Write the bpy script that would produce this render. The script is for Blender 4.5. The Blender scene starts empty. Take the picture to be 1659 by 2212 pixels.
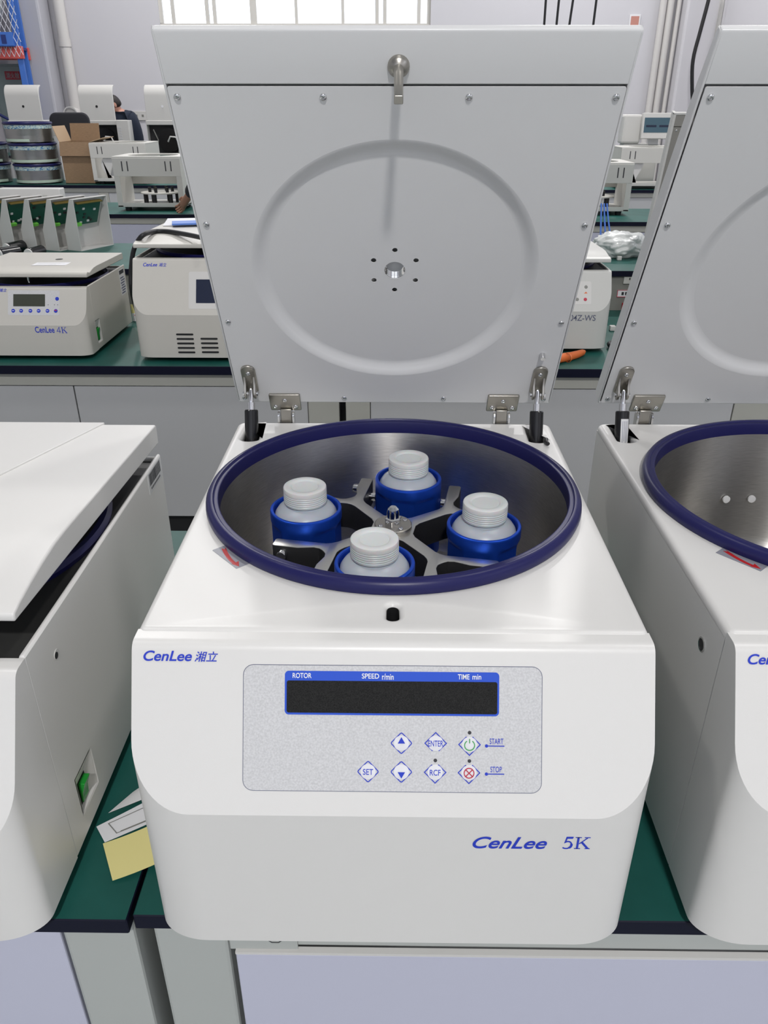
import bpy, bmesh, math, random
from math import sin, cos, pi, radians, sqrt, atan2, hypot
from mathutils import Matrix, Vector

random.seed(7)
SC = bpy.context.scene
COL = SC.collection

# ------------------------------------------------------------------ camera
ZT = 1.07                       # height of the near machine's deck; bench tops stand at 0.75
BENCH = 0.75
FPX = 1683.1
YAW, PITCH, ROLL = 0.012, 0.4828, -0.0008
CAM = Vector((-0.0011, -0.5595, 0.4095 + ZT))
_f = Vector((-sin(YAW) * cos(PITCH), cos(YAW) * cos(PITCH), -sin(PITCH)))
_r = Vector((cos(YAW), sin(YAW), 0))
_d = _f.cross(_r)
RIGHT = cos(ROLL) * _r + sin(ROLL) * _d
DOWN = -sin(ROLL) * _r + cos(ROLL) * _d
cd = bpy.data.cameras.new('camera')
cd.sensor_fit = 'VERTICAL'
cd.sensor_height = 36.0
cd.lens = FPX / 2212 * 36.0
cd.clip_start = 0.02
cam = bpy.data.objects.new('camera', cd)
COL.objects.link(cam)
cam.matrix_world = Matrix((
    (RIGHT.x, -DOWN.x, -_f.x, CAM.x),
    (RIGHT.y, -DOWN.y, -_f.y, CAM.y),
    (RIGHT.z, -DOWN.z, -_f.z, CAM.z),
    (0, 0, 0, 1)))
SC.camera = cam


def ray(px, py):
    return RIGHT * ((px - 829.5) / FPX) + DOWN * ((py - 1106) / FPX) + _f


def onY(px, py, Y):              # where the sight line of a photo pixel meets a wall-like plane
    v = ray(px, py)
    return CAM + v * ((Y - CAM.y) / v.y)


def onZ(px, py, Z):              # where it meets a table-like plane
    v = ray(px, py)
    return CAM + v * ((Z - CAM.z) / v.z)


# ------------------------------------------------------------------ world, view
w = bpy.data.worlds.new('world')
SC.world = w
w.use_nodes = True
w.node_tree.nodes['Background'].inputs[0].default_value = (0.75, 0.82, 0.95, 1)
w.node_tree.nodes['Background'].inputs[1].default_value = 0.6
SC.view_settings.view_transform = 'Standard'
SC.view_settings.look = 'None'
SC.view_settings.gamma = 1
SC.view_settings.use_curve_mapping = False
SC.view_settings.exposure = -0.18

LAMP_W = 46.0                   # high-bay lamps over the first benches
KEY_W = 405.0                   # the one over the aisle behind the photographer
FAR_W = 150.0                   # the ones over the far benches
WINDOW_E = 1.6                  # daylight panes
LAMP_SPOTS = [(0.38, -4.75), (-2.6, 0.6), (2.2, 0.6), (-2.6, 5.6), (2.2, 5.6), (-2.6, 10.0), (2.2, 10.0)]
LAMP_Z = 5.95

# ------------------------------------------------------------------ materials
MATS = {}


def new_mat(name, col, rough=0.5, metal=0.0, spec=0.5, bump=None, **kw):
    m = bpy.data.materials.new(name)
    m.use_nodes = True
    nt = m.node_tree
    b = nt.nodes['Principled BSDF']
    b.inputs['Base Color'].default_value = (*col, 1)
    b.inputs['Roughness'].default_value = rough
    b.inputs['Metallic'].default_value = metal
    b.inputs['Specular IOR Level'].default_value = spec
    for k, v in kw.items():
        b.inputs[k.replace('_', ' ')].default_value = v
    if bump:
        sc, st = bump
        tc = nt.nodes.new('ShaderNodeTexCoord')
        n = nt.nodes.new('ShaderNodeTexNoise')
        n.inputs['Scale'].default_value = sc
        n.inputs['Detail'].default_value = 2
        bp = nt.nodes.new('ShaderNodeBump')
        bp.inputs['Strength'].default_value = st
        bp.inputs['Distance'].default_value = 0.001
        nt.links.new(tc.outputs['Object'], n.inputs['Vector'])
        nt.links.new(n.outputs['Fac'], bp.inputs['Height'])
        nt.links.new(bp.outputs['Normal'], b.inputs['Normal'])
    MATS[name] = m
    return m


def vary(m, scale, c1, c2, lo=0.4, hi=0.6, stretch=(1, 1, 1), detail=4, rough=None):
    """noise between two colours (grain, wear)"""
    nt = m.node_tree
    b = nt.nodes['Principled BSDF']
    tc = nt.nodes.new('ShaderNodeTexCoord')
    mp = nt.nodes.new('ShaderNodeMapping')
    mp.inputs['Scale'].default_value = stretch
    n = nt.nodes.new('ShaderNodeTexNoise')
    n.inputs['Scale'].default_value = scale
    n.inputs['Detail'].default_value = detail
    r = nt.nodes.new('ShaderNodeValToRGB')
    r.color_ramp.elements[0].position = lo
    r.color_ramp.elements[1].position = hi
    r.color_ramp.elements[0].color = (*c1, 1)
    r.color_ramp.elements[1].color = (*c2, 1)
    nt.links.new(tc.outputs['Object'], mp.inputs['Vector'])
    nt.links.new(mp.outputs['Vector'], n.inputs['Vector'])
    nt.links.new(n.outputs['Fac'], r.inputs['Fac'])
    nt.links.new(r.outputs['Color'], b.inputs['Base Color'])
    if rough:
        mr = nt.nodes.new('ShaderNodeMapRange')
        mr.inputs['To Min'].default_value = rough[0]
        mr.inputs['To Max'].default_value = rough[1]
        nt.links.new(n.outputs['Fac'], mr.inputs['Value'])
        nt.links.new(mr.outputs['Result'], b.inputs['Roughness'])
    return m


def emit_mat(name, col, strength):
    m = bpy.data.materials.new(name)
    m.use_nodes = True
    nt = m.node_tree
    b = nt.nodes['Principled BSDF']
    b.inputs['Base Color'].default_value = (0.8, 0.8, 0.8, 1)
    b.inputs['Emission Color'].default_value = (*col, 1)
    b.inputs['Emission Strength'].default_value = strength
    MATS[name] = m
    return m


new_mat('white_paint', (0.70, 0.69, 0.665), 0.33, bump=(1400, 0.05))
new_mat('lid_paint', (0.67, 0.67, 0.665), 0.35, bump=(1400, 0.05))
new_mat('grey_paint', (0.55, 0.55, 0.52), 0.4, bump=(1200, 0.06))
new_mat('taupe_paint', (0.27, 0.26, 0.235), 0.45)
new_mat('beige_paint', (0.56, 0.54, 0.49), 0.4)
new_mat('bright_paint', (0.62, 0.61, 0.585), 0.4)
vary(new_mat('panel_film', (0.60, 0.60, 0.61), 0.45), 620, (0.51, 0.51, 0.515), (0.65, 0.65, 0.655), 0.3, 0.7)
vary(new_mat('display_black', (0.014, 0.014, 0.014), 0.5, 0.0, 0.12), 1500, (0.007, 0.007, 0.007), (0.024, 0.024, 0.023), 0.35, 0.65)
new_mat('panel_blue', (0.006, 0.07, 0.56), 0.4)
new_mat('ink_blue', (0.008, 0.035, 0.50), 0.45)
new_mat('ink_white', (0.85, 0.85, 0.85), 0.5)
new_mat('ink_green', (0.05, 0.36, 0.09), 0.5)
new_mat('ink_red', (0.50, 0.015, 0.05), 0.5)
new_mat('ink_dark', (0.03, 0.03, 0.035), 0.5)
new_mat('ink_grey', (0.12, 0.13, 0.2), 0.5)
new_mat('key_dome', (0.75, 0.75, 0.77), 0.18, Coat_Weight=0.3)
vary(new_mat('steel', (0.55, 0.53, 0.5), 0.3, 1.0), 60, (0.44, 0.43, 0.41), (0.56, 0.545, 0.52), 0.35, 0.65, stretch=(1, 1, 30), rough=(0.28, 0.38))
_m = MATS['steel']
_nt = _m.node_tree
_b = _nt.nodes['Principled BSDF']
_tg = _nt.nodes.new('ShaderNodeTangent')
_tg.direction_type = 'RADIAL'
_tg.axis = 'Z'
_b.inputs['Anisotropic'].default_value = 0.92
_b.inputs['Anisotropic Rotation'].default_value = 0.25
_nt.links.new(_tg.outputs['Tangent'], _b.inputs['Tangent'])
new_mat('bracket_steel', (0.42, 0.40, 0.36), 0.34, 1.0, bump=(500, 0.05))
new_mat('chrome', (0.72, 0.72, 0.72), 0.12, 1.0)
new_mat('milled', (0.62, 0.61, 0.58), 0.36, 1.0, bump=(900, 0.06))
new_mat('cast_black', (0.012, 0.012, 0.013), 0.5, bump=(900, 0.3))
new_mat('anodised_blue', (0.014, 0.085, 0.60), 0.40, 0.75, bump=(1500, 0.05))
new_mat('navy_rubber', (0.012, 0.012, 0.080), 0.36, 0.0, 0.3, bump=(300, 0.03))
new_mat('black_rubber', (0.010, 0.010, 0.011), 0.45)
new_mat('black_gloss', (0.006, 0.006, 0.007), 0.25)
new_mat('deck_dark', (0.030, 0.030, 0.029), 0.55)
new_mat('cap_plastic', (0.72, 0.74, 0.73), 0.38, Subsurface_Weight=0.4, Subsurface_Scale=0.01, Transmission_Weight=0.12)
new_mat('bottle_plastic', (0.62, 0.66, 0.72), 0.35, Subsurface_Weight=0.4, Subsurface_Scale=0.01, Transmission_Weight=0.3)
vary(new_mat('green_top', (0.012, 0.082, 0.066), 0.42, 0.0, 0.3, bump=(60, 0.03)), 9, (0.010, 0.080, 0.066), (0.016, 0.108, 0.090), 0.35, 0.7, detail=8)
new_mat('edge_navy', (0.005, 0.006, 0.018), 0.5, 0.0, 0.15)
new_mat('bench_frame', (0.42, 0.44, 0.42), 0.45, bump=(500, 0.05))
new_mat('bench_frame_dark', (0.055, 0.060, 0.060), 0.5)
new_mat('lavender_panel', (0.52, 0.53, 0.64), 0.45, bump=(700, 0.04))
new_mat('rail_grey', (0.40, 0.40, 0.36), 0.5)
new_mat('cabinet_grey', (0.45, 0.455, 0.46), 0.5)
new_mat('toe_black', (0.01, 0.01, 0.011), 0.6)
new_mat('socket_grey', (0.22, 0.22, 0.20), 0.5)
new_mat('wall_paint', (0.62, 0.61, 0.64), 0.8)
new_mat('wall_grey', (0.46, 0.46, 0.50), 0.8)
new_mat('ceiling_paint', (0.60, 0.61, 0.63), 0.9)
vary(new_mat('floor_paint', (0.30, 0.33, 0.32), 0.35), 2.0, (0.28, 0.31, 0.30), (0.34, 0.36, 0.35), 0.3, 0.7)
new_mat('frame_white', (0.58, 0.57, 0.53), 0.5)
new_mat('green_switch', (0.01, 0.28, 0.03), 0.2)
new_mat('red_switch', (0.45, 0.01, 0.015), 0.3)
new_mat('paper', (0.78, 0.78, 0.80), 0.7)
new_mat('yellow_paper', (0.80, 0.72, 0.30), 0.7)
new_mat('blue_sheet', (0.10, 0.22, 0.62), 0.5)
new_mat('sticker_grey', (0.24, 0.245, 0.28), 0.35)
new_mat('sticker_white', (0.66, 0.66, 0.66), 0.5)
new_mat('arrow_red', (0.42, 0.012, 0.014), 0.4)
new_mat('lcd', (0.055, 0.06, 0.045), 0.25)
new_mat('screen_blue', (0.012, 0.018, 0.045), 0.2)
emit_mat('screen_lit', (0.05, 0.12, 0.17), 0.35)
MATS['screen_lit'].node_tree.nodes['Principled BSDF'].inputs['Base Color'].default_value = (0.03, 0.06, 0.08, 1)
vary(new_mat('cardboard', (0.28, 0.18, 0.10), 0.75), 30, (0.25, 0.16, 0.09), (0.31, 0.20, 0.115), 0.3, 0.7, stretch=(1, 1, 6))
new_mat('cardboard_pale', (0.42, 0.30, 0.19), 0.8)
new_mat('pcb', (0.008, 0.085, 0.055), 0.35)
new_mat('chip', (0.02, 0.02, 0.02), 0.4)
new_mat('terminal_green', (0.22, 0.75, 0.10), 0.4)
new_mat('bronze', (0.30, 0.22, 0.06), 0.4, 0.6)
new_mat('orange_rubber', (0.72, 0.16, 0.035), 0.4)
new_mat('plastic_film', (0.80, 0.82, 0.80), 0.3, Transmission_Weight=0.2, Coat_Weight=0.3)
new_mat('clear_wrap', (0.9, 0.92, 0.92), 0.12, Transmission_Weight=0.9, IOR=1.15, Alpha=0.35)
vary(new_mat('tape_print', (0.6, 0.72, 0.66), 0.4), 40, (0.03, 0.18, 0.40), (0.55, 0.68, 0.62), 0.42, 0.5, stretch=(1, 1, 3))
new_mat('foam_green', (0.50, 0.62, 0.50), 0.6)
new_mat('bowl_steel', (0.36, 0.35, 0.33), 0.25, 1.0)
new_mat('rack_blue', (0.05, 0.16, 0.55), 0.4)
new_mat('rack_navy', (0.010, 0.025, 0.16), 0.4)
new_mat('rack_red', (0.66, 0.10, 0.09), 0.45)
new_mat('wire', (0.62, 0.62, 0.66), 0.4, 0.3)
new_mat('cabinet_teal', (0.19, 0.25, 0.25), 0.25)
new_mat('sign_red', (0.30, 0.012, 0.03), 0.5)
new_mat('pipe_white', (0.62, 0.60, 0.58), 0.5)
new_mat('skin', (0.33, 0.17, 0.11), 0.55)
new_mat('skin_fair', (0.52, 0.27, 0.20), 0.55)
new_mat('hair', (0.014, 0.010, 0.009), 0.55)
new_mat('navy_cloth', (0.010, 0.017, 0.036), 0.85, bump=(200, 0.2))
new_mat('jeans', (0.02, 0.05, 0.13), 0.85)
new_mat('dark_cloth', (0.02, 0.02, 0.025), 0.85)
new_mat('shoe', (0.02, 0.02, 0.02), 0.5)
new_mat('poster', (0.55, 0.25, 0.20), 0.6)
new_mat('glow_frame', (0.60, 0.58, 0.54), 0.6)
emit_mat('daylight', (0.74, 0.82, 1.0), WINDOW_E)
emit_mat('lamp_glow', (1.0, 0.97, 0.93), 6.0)
new_mat('sight_glass', (0.85, 0.86, 0.86), 0.2, Transmission_Weight=0.3)


def M(n):
    return MATS[n]


# ------------------------------------------------------------------ geometry collector
def smooth_path(pts, n=5):
    """Catmull-Rom through the points"""
    P = [Vector(p) for p in pts]
    P = [P[0] * 2 - P[1]] + P + [P[-1] * 2 - P[-2]]
    out = []
    for i in range(1, len(P) - 2):
        for k in range(n):
            t = k / n
            a, b, c, d = P[i - 1:i + 3]
            out.append(.5 * ((2 * b) + (c - a) * t + (2 * a - 5 * b + 4 * c - d) * t * t + (3 * b - a - 3 * c + d) * t ** 3))
    return out + [P[-2]]


class G:
    def __init__(s):
        s.v, s.f, s.m, s.cur = [], [], [], 0

    def add(s, vs, fs, mi=None, mat=None):
        o = len(s.v)
        if mat is not None:
            vs = [mat @ Vector(p) for p in vs]
        s.v += [tuple(p) for p in vs]
        s.f += [tuple(i + o for i in f) for f in fs]
        s.m += [s.cur if mi is None else mi] * len(fs)
        return s

    def box(s, x0, x1, y0, y1, z0, z1, mi=None, mat=None):
        vs = [(x, y, z) for z in (z0, z1) for y in (y0, y1) for x in (x0, x1)]
        fs = [(0, 2, 3, 1), (4, 5, 7, 6), (0, 1, 5, 4), (2, 6, 7, 3), (0, 4, 6, 2), (1, 3, 7, 5)]
        return s.add(vs, fs, mi, mat)

    def prism(s, poly, a0, a1, axis='z', mi=None, mat=None):
        """polygon extruded along an axis; poly is (x,y) for z, (y,z) for x, (x,z) for y"""
        n = len(poly)

        def P(p, a):
            return {'z': (p[0], p[1], a), 'x': (a, p[0], p[1]), 'y': (p[0], a, p[1])}[axis]
        vs = [P(p, a0) for p in poly] + [P(p, a1) for p in poly]
        fs = [tuple(range(n))[::-1], tuple(range(n, 2 * n))]
        fs += [(i, (i + 1) % n, n + (i + 1) % n, n + i) for i in range(n)]
        return s.add(vs, fs, mi, mat)

    def lathe(s, prof, seg=32, mi=None, mat=None, a0=0.0, a1=2 * pi):
        """(r,z) profile about z; a zero radius closes the end"""
        full = abs(a1 - a0 - 2 * pi) < 1e-6
        k = seg if full else seg + 1
        vs, fs = [], []
        rows = []
        for r, z in prof:
            if r < 1e-7:
                rows.append([len(vs)])
                vs.append((0, 0, z))
            else:
                rows.append(list(range(len(vs), len(vs) + k)))
                vs += [(r * cos(a0 + (a1 - a0) * i / seg), r * sin(a0 + (a1 - a0) * i / seg), z) for i in range(k)]
        for A, B in zip(rows, rows[1:]):
            for i in range(seg):
                j = (i + 1) % k
                if len(A) == 1 and len(B) == 1:
                    continue
                if len(A) == 1:
                    fs.append((A[0], B[j], B[i]))
                elif len(B) == 1:
                    fs.append((A[i], A[j], B[0]))
                else:
                    fs.append((A[i], A[j], B[j], B[i]))
        return s.add(vs, fs, mi, mat)

    def tube(s, pts, r, seg=10, mi=None, caps=True):
        pts = [Vector(p) for p in pts]
        rs = r if isinstance(r, (list, tuple)) else [r] * len(pts)
        t0 = (pts[1] - pts[0]).normalized()
        ref = Vector((0, 0, 1)) if abs(t0.z) < 0.9 else Vector((1, 0, 0))
        nx = t0.cross(ref).normalized()
        vs, fs = [], []
        for i, p in enumerate(pts):
            t = (pts[min(i + 1, len(pts) - 1)] - pts[max(i - 1, 0)]).normalized()
            nx = (nx - t * nx.dot(t)).normalized()
            ny = t.cross(nx)
            vs += [p + (nx * cos(2 * pi * k / seg) + ny * sin(2 * pi * k / seg)) * rs[i] for k in range(seg)]
        for i in range(len(pts) - 1):
            for k in range(seg):
                a, b = i * seg + k, i * seg + (k + 1) % seg
                fs.append((a, b, b + seg, a + seg))
        if caps:
            fs.append(tuple(range(seg))[::-1])
            fs.append(tuple(range((len(pts) - 1) * seg, len(pts) * seg)))
        return s.add(vs, fs, mi)

    def mesh(s, me, mi=None, mat=None):
        s.add([v.co for v in me.vertices], [tuple(p.vertices) for p in me.polygons], mi, mat)
        return s

    def build(s, name, mats, parent=None, loc=(0, 0, 0), rot=(0, 0, 0), smooth=30, bevel=0, seg=2, bang=30):
        me = bpy.data.meshes.new(name)
        me.from_pydata(s.v, [], s.f)
        if isinstance(mats, str):
            mats = [mats]
        for m in mats:
            me.materials.append(M(m))
        if any(s.m):
            me.polygons.foreach_set('material_index', s.m)
        bm = bmesh.new()
        bm.from_mesh(me)
        bmesh.ops.remove_doubles(bm, verts=bm.verts, dist=1e-6)
        bmesh.ops.recalc_face_normals(bm, faces=bm.faces)
        bm.to_mesh(me)
        bm.free()
        if smooth:
            me.polygons.foreach_set('use_smooth', [True] * len(me.polygons))
            me.set_sharp_from_angle(angle=radians(smooth))
        me.update()
        o = bpy.data.objects.new(name, me)
        COL.objects.link(o)
        o.parent = parent
        o.location = loc
        o.rotation_euler = rot
        if bevel:
            b = o.modifiers.new('bevel', 'BEVEL')
            b.width = bevel
            b.segments = seg
            b.limit_method = 'ANGLE'
            b.angle_limit = radians(bang)
            b.harden_normals = False
            b.use_clamp_overlap = True
        return o


def thing(name, label, cat, loc=(0, 0, 0), rz=0, group=None):
    o = bpy.data.objects.new(name, None)
    o.empty_display_size = 0.05
    COL.objects.link(o)
    o.location = loc
    o.rotation_euler = (0, 0, rz)
    return tag(o, label, cat, group)


def tag(o, label=None, cat=None, group=None, kind=None):
    if label:
        o['label'] = label
    if cat:
        o['category'] = cat
    if group:
        o['group'] = group
    if kind:
        o['kind'] = kind
    return o


def copy_tree(o, parent=None):
    c = o.copy()
    COL.objects.link(c)
    c.parent = parent
    for ch in [x for x in o.children]:
        copy_tree(ch, c)
    return c


def circle(cx, cy, r, n=48, ry=None):
    ry = r if ry is None else ry
    return [(cx + r * cos(2 * pi * i / n), cy + ry * sin(2 * pi * i / n)) for i in range(n)]


def rrect(x0, x1, y0, y1, r, n=6):
    if not isinstance(r, (list, tuple)):
        r = [r] * 4
    out = []
    for (cx, cy, sx, sy, a, q) in ((x1, y0, -1, 1, -pi / 2, r[0]), (x1, y1, -1, -1, 0, r[1]), (x0, y1, 1, -1, pi / 2, r[2]), (x0, y0, 1, 1, pi, r[3])):
        if q < 1e-6:
            out.append((cx, cy))
            continue
        for i in range(n + 1):
            t = a + pi / 2 * i / n
            out.append((cx + sx * q + q * cos(t), cy + sy * q + q * sin(t)))
    return out


_DG = bpy.context.evaluated_depsgraph_get


def curve_mesh(cu):
    ob = bpy.data.objects.new('tmp', cu)
    COL.objects.link(ob)
    dg = _DG()
    dg.update()
    me = bpy.data.meshes.new_from_object(ob.evaluated_get(dg))
    bpy.data.objects.remove(ob)
    return me


def plate_mesh(loops, thick, bevel=0.0, bres=2):
    """flat plate with holes (loops in XY, first one outermost), centred on z=0"""
    cu = bpy.data.curves.new('tmp', 'CURVE')
    cu.dimensions = '2D'
    cu.fill_mode = 'BOTH'
    for lp in loops:
        sp = cu.splines.new('POLY')
        sp.points.add(len(lp) - 1)
        for p, q in zip(sp.points, lp):
            p.co = (q[0], q[1], 0, 1)
        sp.use_cyclic_u = True
    cu.extrude = max(thick / 2 - bevel, 0)
    cu.bevel_depth = bevel
    cu.bevel_resolution = bres
    cu.offset = -bevel
    me = curve_mesh(cu)
    bpy.data.curves.remove(cu)
    return me


def T3(x, y, z):
    return Matrix.Translation((x, y, z))


def RX(a):
    return Matrix.Rotation(a, 4, 'X')


def RY(a):
    return Matrix.Rotation(a, 4, 'Y')


def RZ(a):
    return Matrix.Rotation(a, 4, 'Z')


def plate(name, loops, thick, mats, parent=None, loc=(0, 0, 0), rot=(0, 0, 0), bevel=0.0, smooth=30):
    return G().mesh(plate_mesh(loops, thick, bevel)).build(name, mats, parent, loc, rot, smooth)


def text_mesh(s, size, shear=0.0, bold=0.0, ext=0.0001, align='CENTER', space=1.0):
    cu = bpy.data.curves.new('tmp', 'FONT')
    cu.body = s
    cu.size = size
    cu.shear = shear
    cu.offset = bold
    cu.extrude = ext
    cu.align_x = align
    cu.align_y = 'CENTER'
    cu.space_character = space
    cu.resolution_u = 8
    me = curve_mesh(cu)
    bpy.data.curves.remove(cu)
    return me


def text(name, s, mat, parent, box, z=0.0004, shear=0.0, bold=0.0, loc=(0, 0, 0), rot=(0, 0, 0), space=1.0):
    """lettering stretched into box = (x0,x1,y0,y1)"""
    me = text_mesh(s, 1.0, shear, bold, 0.01, 'CENTER', space)
    xs = [v.co.x for v in me.vertices]
    ys = [v.co.y for v in me.vertices]
    x0, x1, y0, y1 = box
    sx = (x1 - x0) / (max(xs) - min(xs))
    sy = (y1 - y0) / (max(ys) - min(ys))
    mx = Matrix.Diagonal((sx, sy, 0.012, 1))
    mx = T3(x0 - min(xs) * sx, y0 - min(ys) * sy, z) @ mx
    g = G().mesh(me, mat=mx)
    return g.build(name, mat, parent, loc, rot, smooth=0)


def strokes(name, lines, width, mat, parent, z=0.0003, loc=(0, 0, 0), rot=(0, 0, 0), th=0.00015):
    """flat printed line work: polylines of a given width"""
    g = G()
    for ln in lines:
        closed = ln[0] == ln[-1]
        pts = [Vector((p[0], p[1])) for p in (ln[:-1] if closed else ln)]
        n = len(pts)
        L, R = [], []
        for i, p in enumerate(pts):
            a = pts[i - 1] if (i > 0 or closed) else p
            b = pts[(i + 1) % n] if (i < n - 1 or closed) else p
            d1 = (p - a).normalized() if (p - a).length > 1e-9 else None
            d2 = (b - p).normalized() if (b - p).length > 1e-9 else None
            d1 = d1 or d2
            d2 = d2 or d1
            m = Vector((-(d1.y + d2.y), d1.x + d2.x))
            m = m.normalized() if m.length > 1e-9 else Vector((-d1.y, d1.x))
            k = 1 / max(0.4, m.dot(Vector((-d1.y, d1.x))))
            L.append(p + m * width / 2 * k)
            R.append(p - m * width / 2 * k)
        vs = [(q.x, q.y, z + th) for q in L] + [(q.x, q.y, z + th) for q in R]
        vs += [(q.x, q.y, z - th) for q in L] + [(q.x, q.y, z - th) for q in R]
        fs = []
        for i in range(n if closed else n - 1):
            j = (i + 1) % n
            fs += [(i, j, n + j, n + i), (2 * n + i, 3 * n + i, 3 * n + j, 2 * n + j), (i, 2 * n + i, 2 * n + j, j), (n + i, n + j, 3 * n + j, 3 * n + i)]
        g.add(vs, fs)
    return g.build(name, mat, parent, loc, rot, smooth=0)


def screw_mesh(r, h, seg=16):
    """cross-recess pan head standing on z=0"""
    prof = [(r, 0), (r, h * 0.45), (r * 0.86, h * 0.8), (r * 0.6, h), (r * 0.42, h), (r * 0.2, h), (0.0, h)]
    g = G()
    vs, fs, rows = [], [], []
    for q, z in prof:
        if q == 0:
            rows.append([len(vs)])
            vs.append((0, 0, z - h * 0.75))
        else:
            rows.append(list(range(len(vs), len(vs) + seg)))
            for i in range(seg):
                a = 2 * pi * i / seg
                x, y = q * cos(a), q * sin(a)
                dz = -h * 0.75 if (q < r * 0.55 and min(abs(x), abs(y)) < r * 0.13) else 0
                vs.append((x, y, z + dz))
    for A, B in zip(rows, rows[1:]):
        for i in range(seg):
            j = (i + 1) % seg
            fs.append((A[i], A[j], B[j], B[i]) if len(B) > 1 else (A[i], A[j], B[0]))
    g.add(vs, fs)
    return g


_screw_cache = {}


def screw(parent, loc, r=0.0036, h=0.0022, rot=(0, 0, 0), mat='chrome', name='screw'):
    k = (r, h, mat)
    if k not in _screw_cache:
        o = screw_mesh(r, h).build(name, mat, parent, loc, rot, smooth=40)
        _screw_cache[k] = o.data
        return o
    o = bpy.data.objects.new(name, _screw_cache[k])
    COL.objects.link(o)
    o.parent = parent
    o.location = loc
    o.rotation_euler = rot
    return o


# ================================================================== THE SETTING
def struct(o):
    o['kind'] = 'structure'
    return o


XL, XR_, YF, YB, ZC = -8.0, 4.32, -9.0, 12.05, 6.6
struct(G().box(XL - .2, XR_ + .2, YF - .2, YB + .2, -0.1, 0).build('floor', 'floor_paint', smooth=0))
struct(G().box(XL - .2, XR_ + .2, YF - .2, YB + .2, ZC, ZC + .1).build('ceiling', 'ceiling_paint', smooth=0))
struct(G().box(XL - .2, XL, YF, YB, 0, ZC).build('wall_left', 'wall_paint', smooth=0))


def wall_with_holes(name, span, zr, holes, place, mat='wall_paint', thick=0.2):
    loops = [[(span[0], zr[0]), (span[1], zr[0]), (span[1], zr[1]), (span[0], zr[1])]]
    for a, b, c, d in holes:
        loops.append([(a, c), (a, d), (b, d), (b, c)])
    g = G().mesh(plate_mesh(loops, thick), mat=place)
    return struct(g.build(name, mat, smooth=0))


def window(name, x0, x1, z0, z1, place, bars, hbars=()):
    """place maps (along, up, out) to the world; out=0 is the room face of the wall"""
    root = bpy.data.objects.new(name, None)
    COL.objects.link(root)
    struct(root)
    root.matrix_world = place
    fw = 0.05
    g = G()
    g.box(x0, x1, z0, z0 + fw, -.14, -.04).box(x0, x1, z1 - fw, z1, -.14, -.04)
    g.box(x0, x0 + fw, z0 + fw, z1 - fw, -.14, -.04).box(x1 - fw, x1, z0 + fw, z1 - fw, -.14, -.04)
    g.build('window_frame', 'glow_frame', root, smooth=0, bevel=0.004)
    for b, bw in bars:
        G().box(b - bw / 2, b + bw / 2, z0 + fw, z1 - fw, -.13, -.05).build('mullion', 'glow_frame', root, smooth=0)
    for h in hbars:
        G().box(x0 + fw, x1 - fw, h - .02, h + .02, -.125, -.055).build('transom', 'glow_frame', root, smooth=0)
    G().box(x0 + fw / 2, x1 - fw / 2, z0 + fw / 2, z1 - fw / 2, -.10, -.092).build('pane', 'daylight', root, smooth=0)
    return root


place_back = Matrix(((1, 0, 0, 0), (0, 0, -1, YB), (0, 1, 0, 0), (0, 0, 0, 1)))
W1 = (onY(345, 52, YB).x, onY(930, 52, YB).x, onY(600, 52, YB).z - .04, 4.4)
wall_with_holes('wall_back', (XL, XR_), (0, ZC), [W1], place_back @ T3(0, 0, -.1))
bars = [(onY(p, 30, YB).x, bw) for p, bw in ((372, .05), (446, .05), (462, .05), (546, .09), (639, .04), (740, .04), (814, .05), (831, .05), (905, .05))]
window('window_1', *W1, place_back, bars, (3.3,))
# right wall: runs along Y
place_right = Matrix(((0, 0, -1, XR_), (1, 0, 0, 0), (0, 1, 0, 0), (0, 0, 0, 1)))
RW = [(8.2, 10.05, 2.36, 3.75), (2.5, 5.0, 2.36, 3.75), (-3.5, -1.0, 2.36, 3.75)]
wall_with_holes('wall_right', (YF, YB), (0, ZC), RW, place_right @ T3(0, 0, -.1))
for i, r in enumerate(RW):
    window('window_%d' % (i + 2), *r, place_right, [((r[0] + r[1]) / 2, .05)], (3.05,))
# wall behind the photographer
place_front = Matrix(((1, 0, 0, 0), (0, 0, 1, YF), (0, 1, 0, 0), (0, 0, 0, 1)))
FW = [(-6.6, -4.0, 1.2, 4.4), (-2.9, -0.3, 1.2, 4.4), (0.8, 3.4, 1.2, 4.4)]
wall_with_holes('wall_front', (XL, XR_), (0, ZC), FW, place_front @ T3(0, 0, -.1))
for i, r in enumerate(FW):
    window('window_%d' % (i + 5), *r, place_front, [(r[0] + .87, .06), (r[0] + 1.73, .06)], (2.2, 3.3))

# columns, trims and pipes on the far wall
struct(G().box(-5.06, -4.74, 11.65, YB, 0, ZC).build('trim_1', 'wall_grey', smooth=0, bevel=0.03))
struct(G().box(3.86, XR_, 11.72, YB, 0, ZC).build('trim_2', 'wall_paint', smooth=0, bevel=0.03))
struct(G().box(XR_ - .045, XR_ - .005, 11.66, 11.72, 0, ZC).build('trim_3', 'bright_paint', smooth=0))

for k, (px, rr, mt) in enumerate(((1436, .045, 'pipe_white'), (1452, .045, 'pipe_white'), (1470, .03, 'pipe_white'))):
    xx = onY(px, 0, 11.9).x
    o = G().lathe([(rr, 0), (rr, 6.5)], 16).build('wall_pipe', mt, loc=(xx, 11.93, 0.02))
    tag(o, ('white painted pipe rising beside the wall column, outermost of three', 'white painted pipe rising beside the wall column, middle of three',
            'thin white painted pipe rising closest to the wall column')[k], 'pipe', 'wall pipes by the column')
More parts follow.
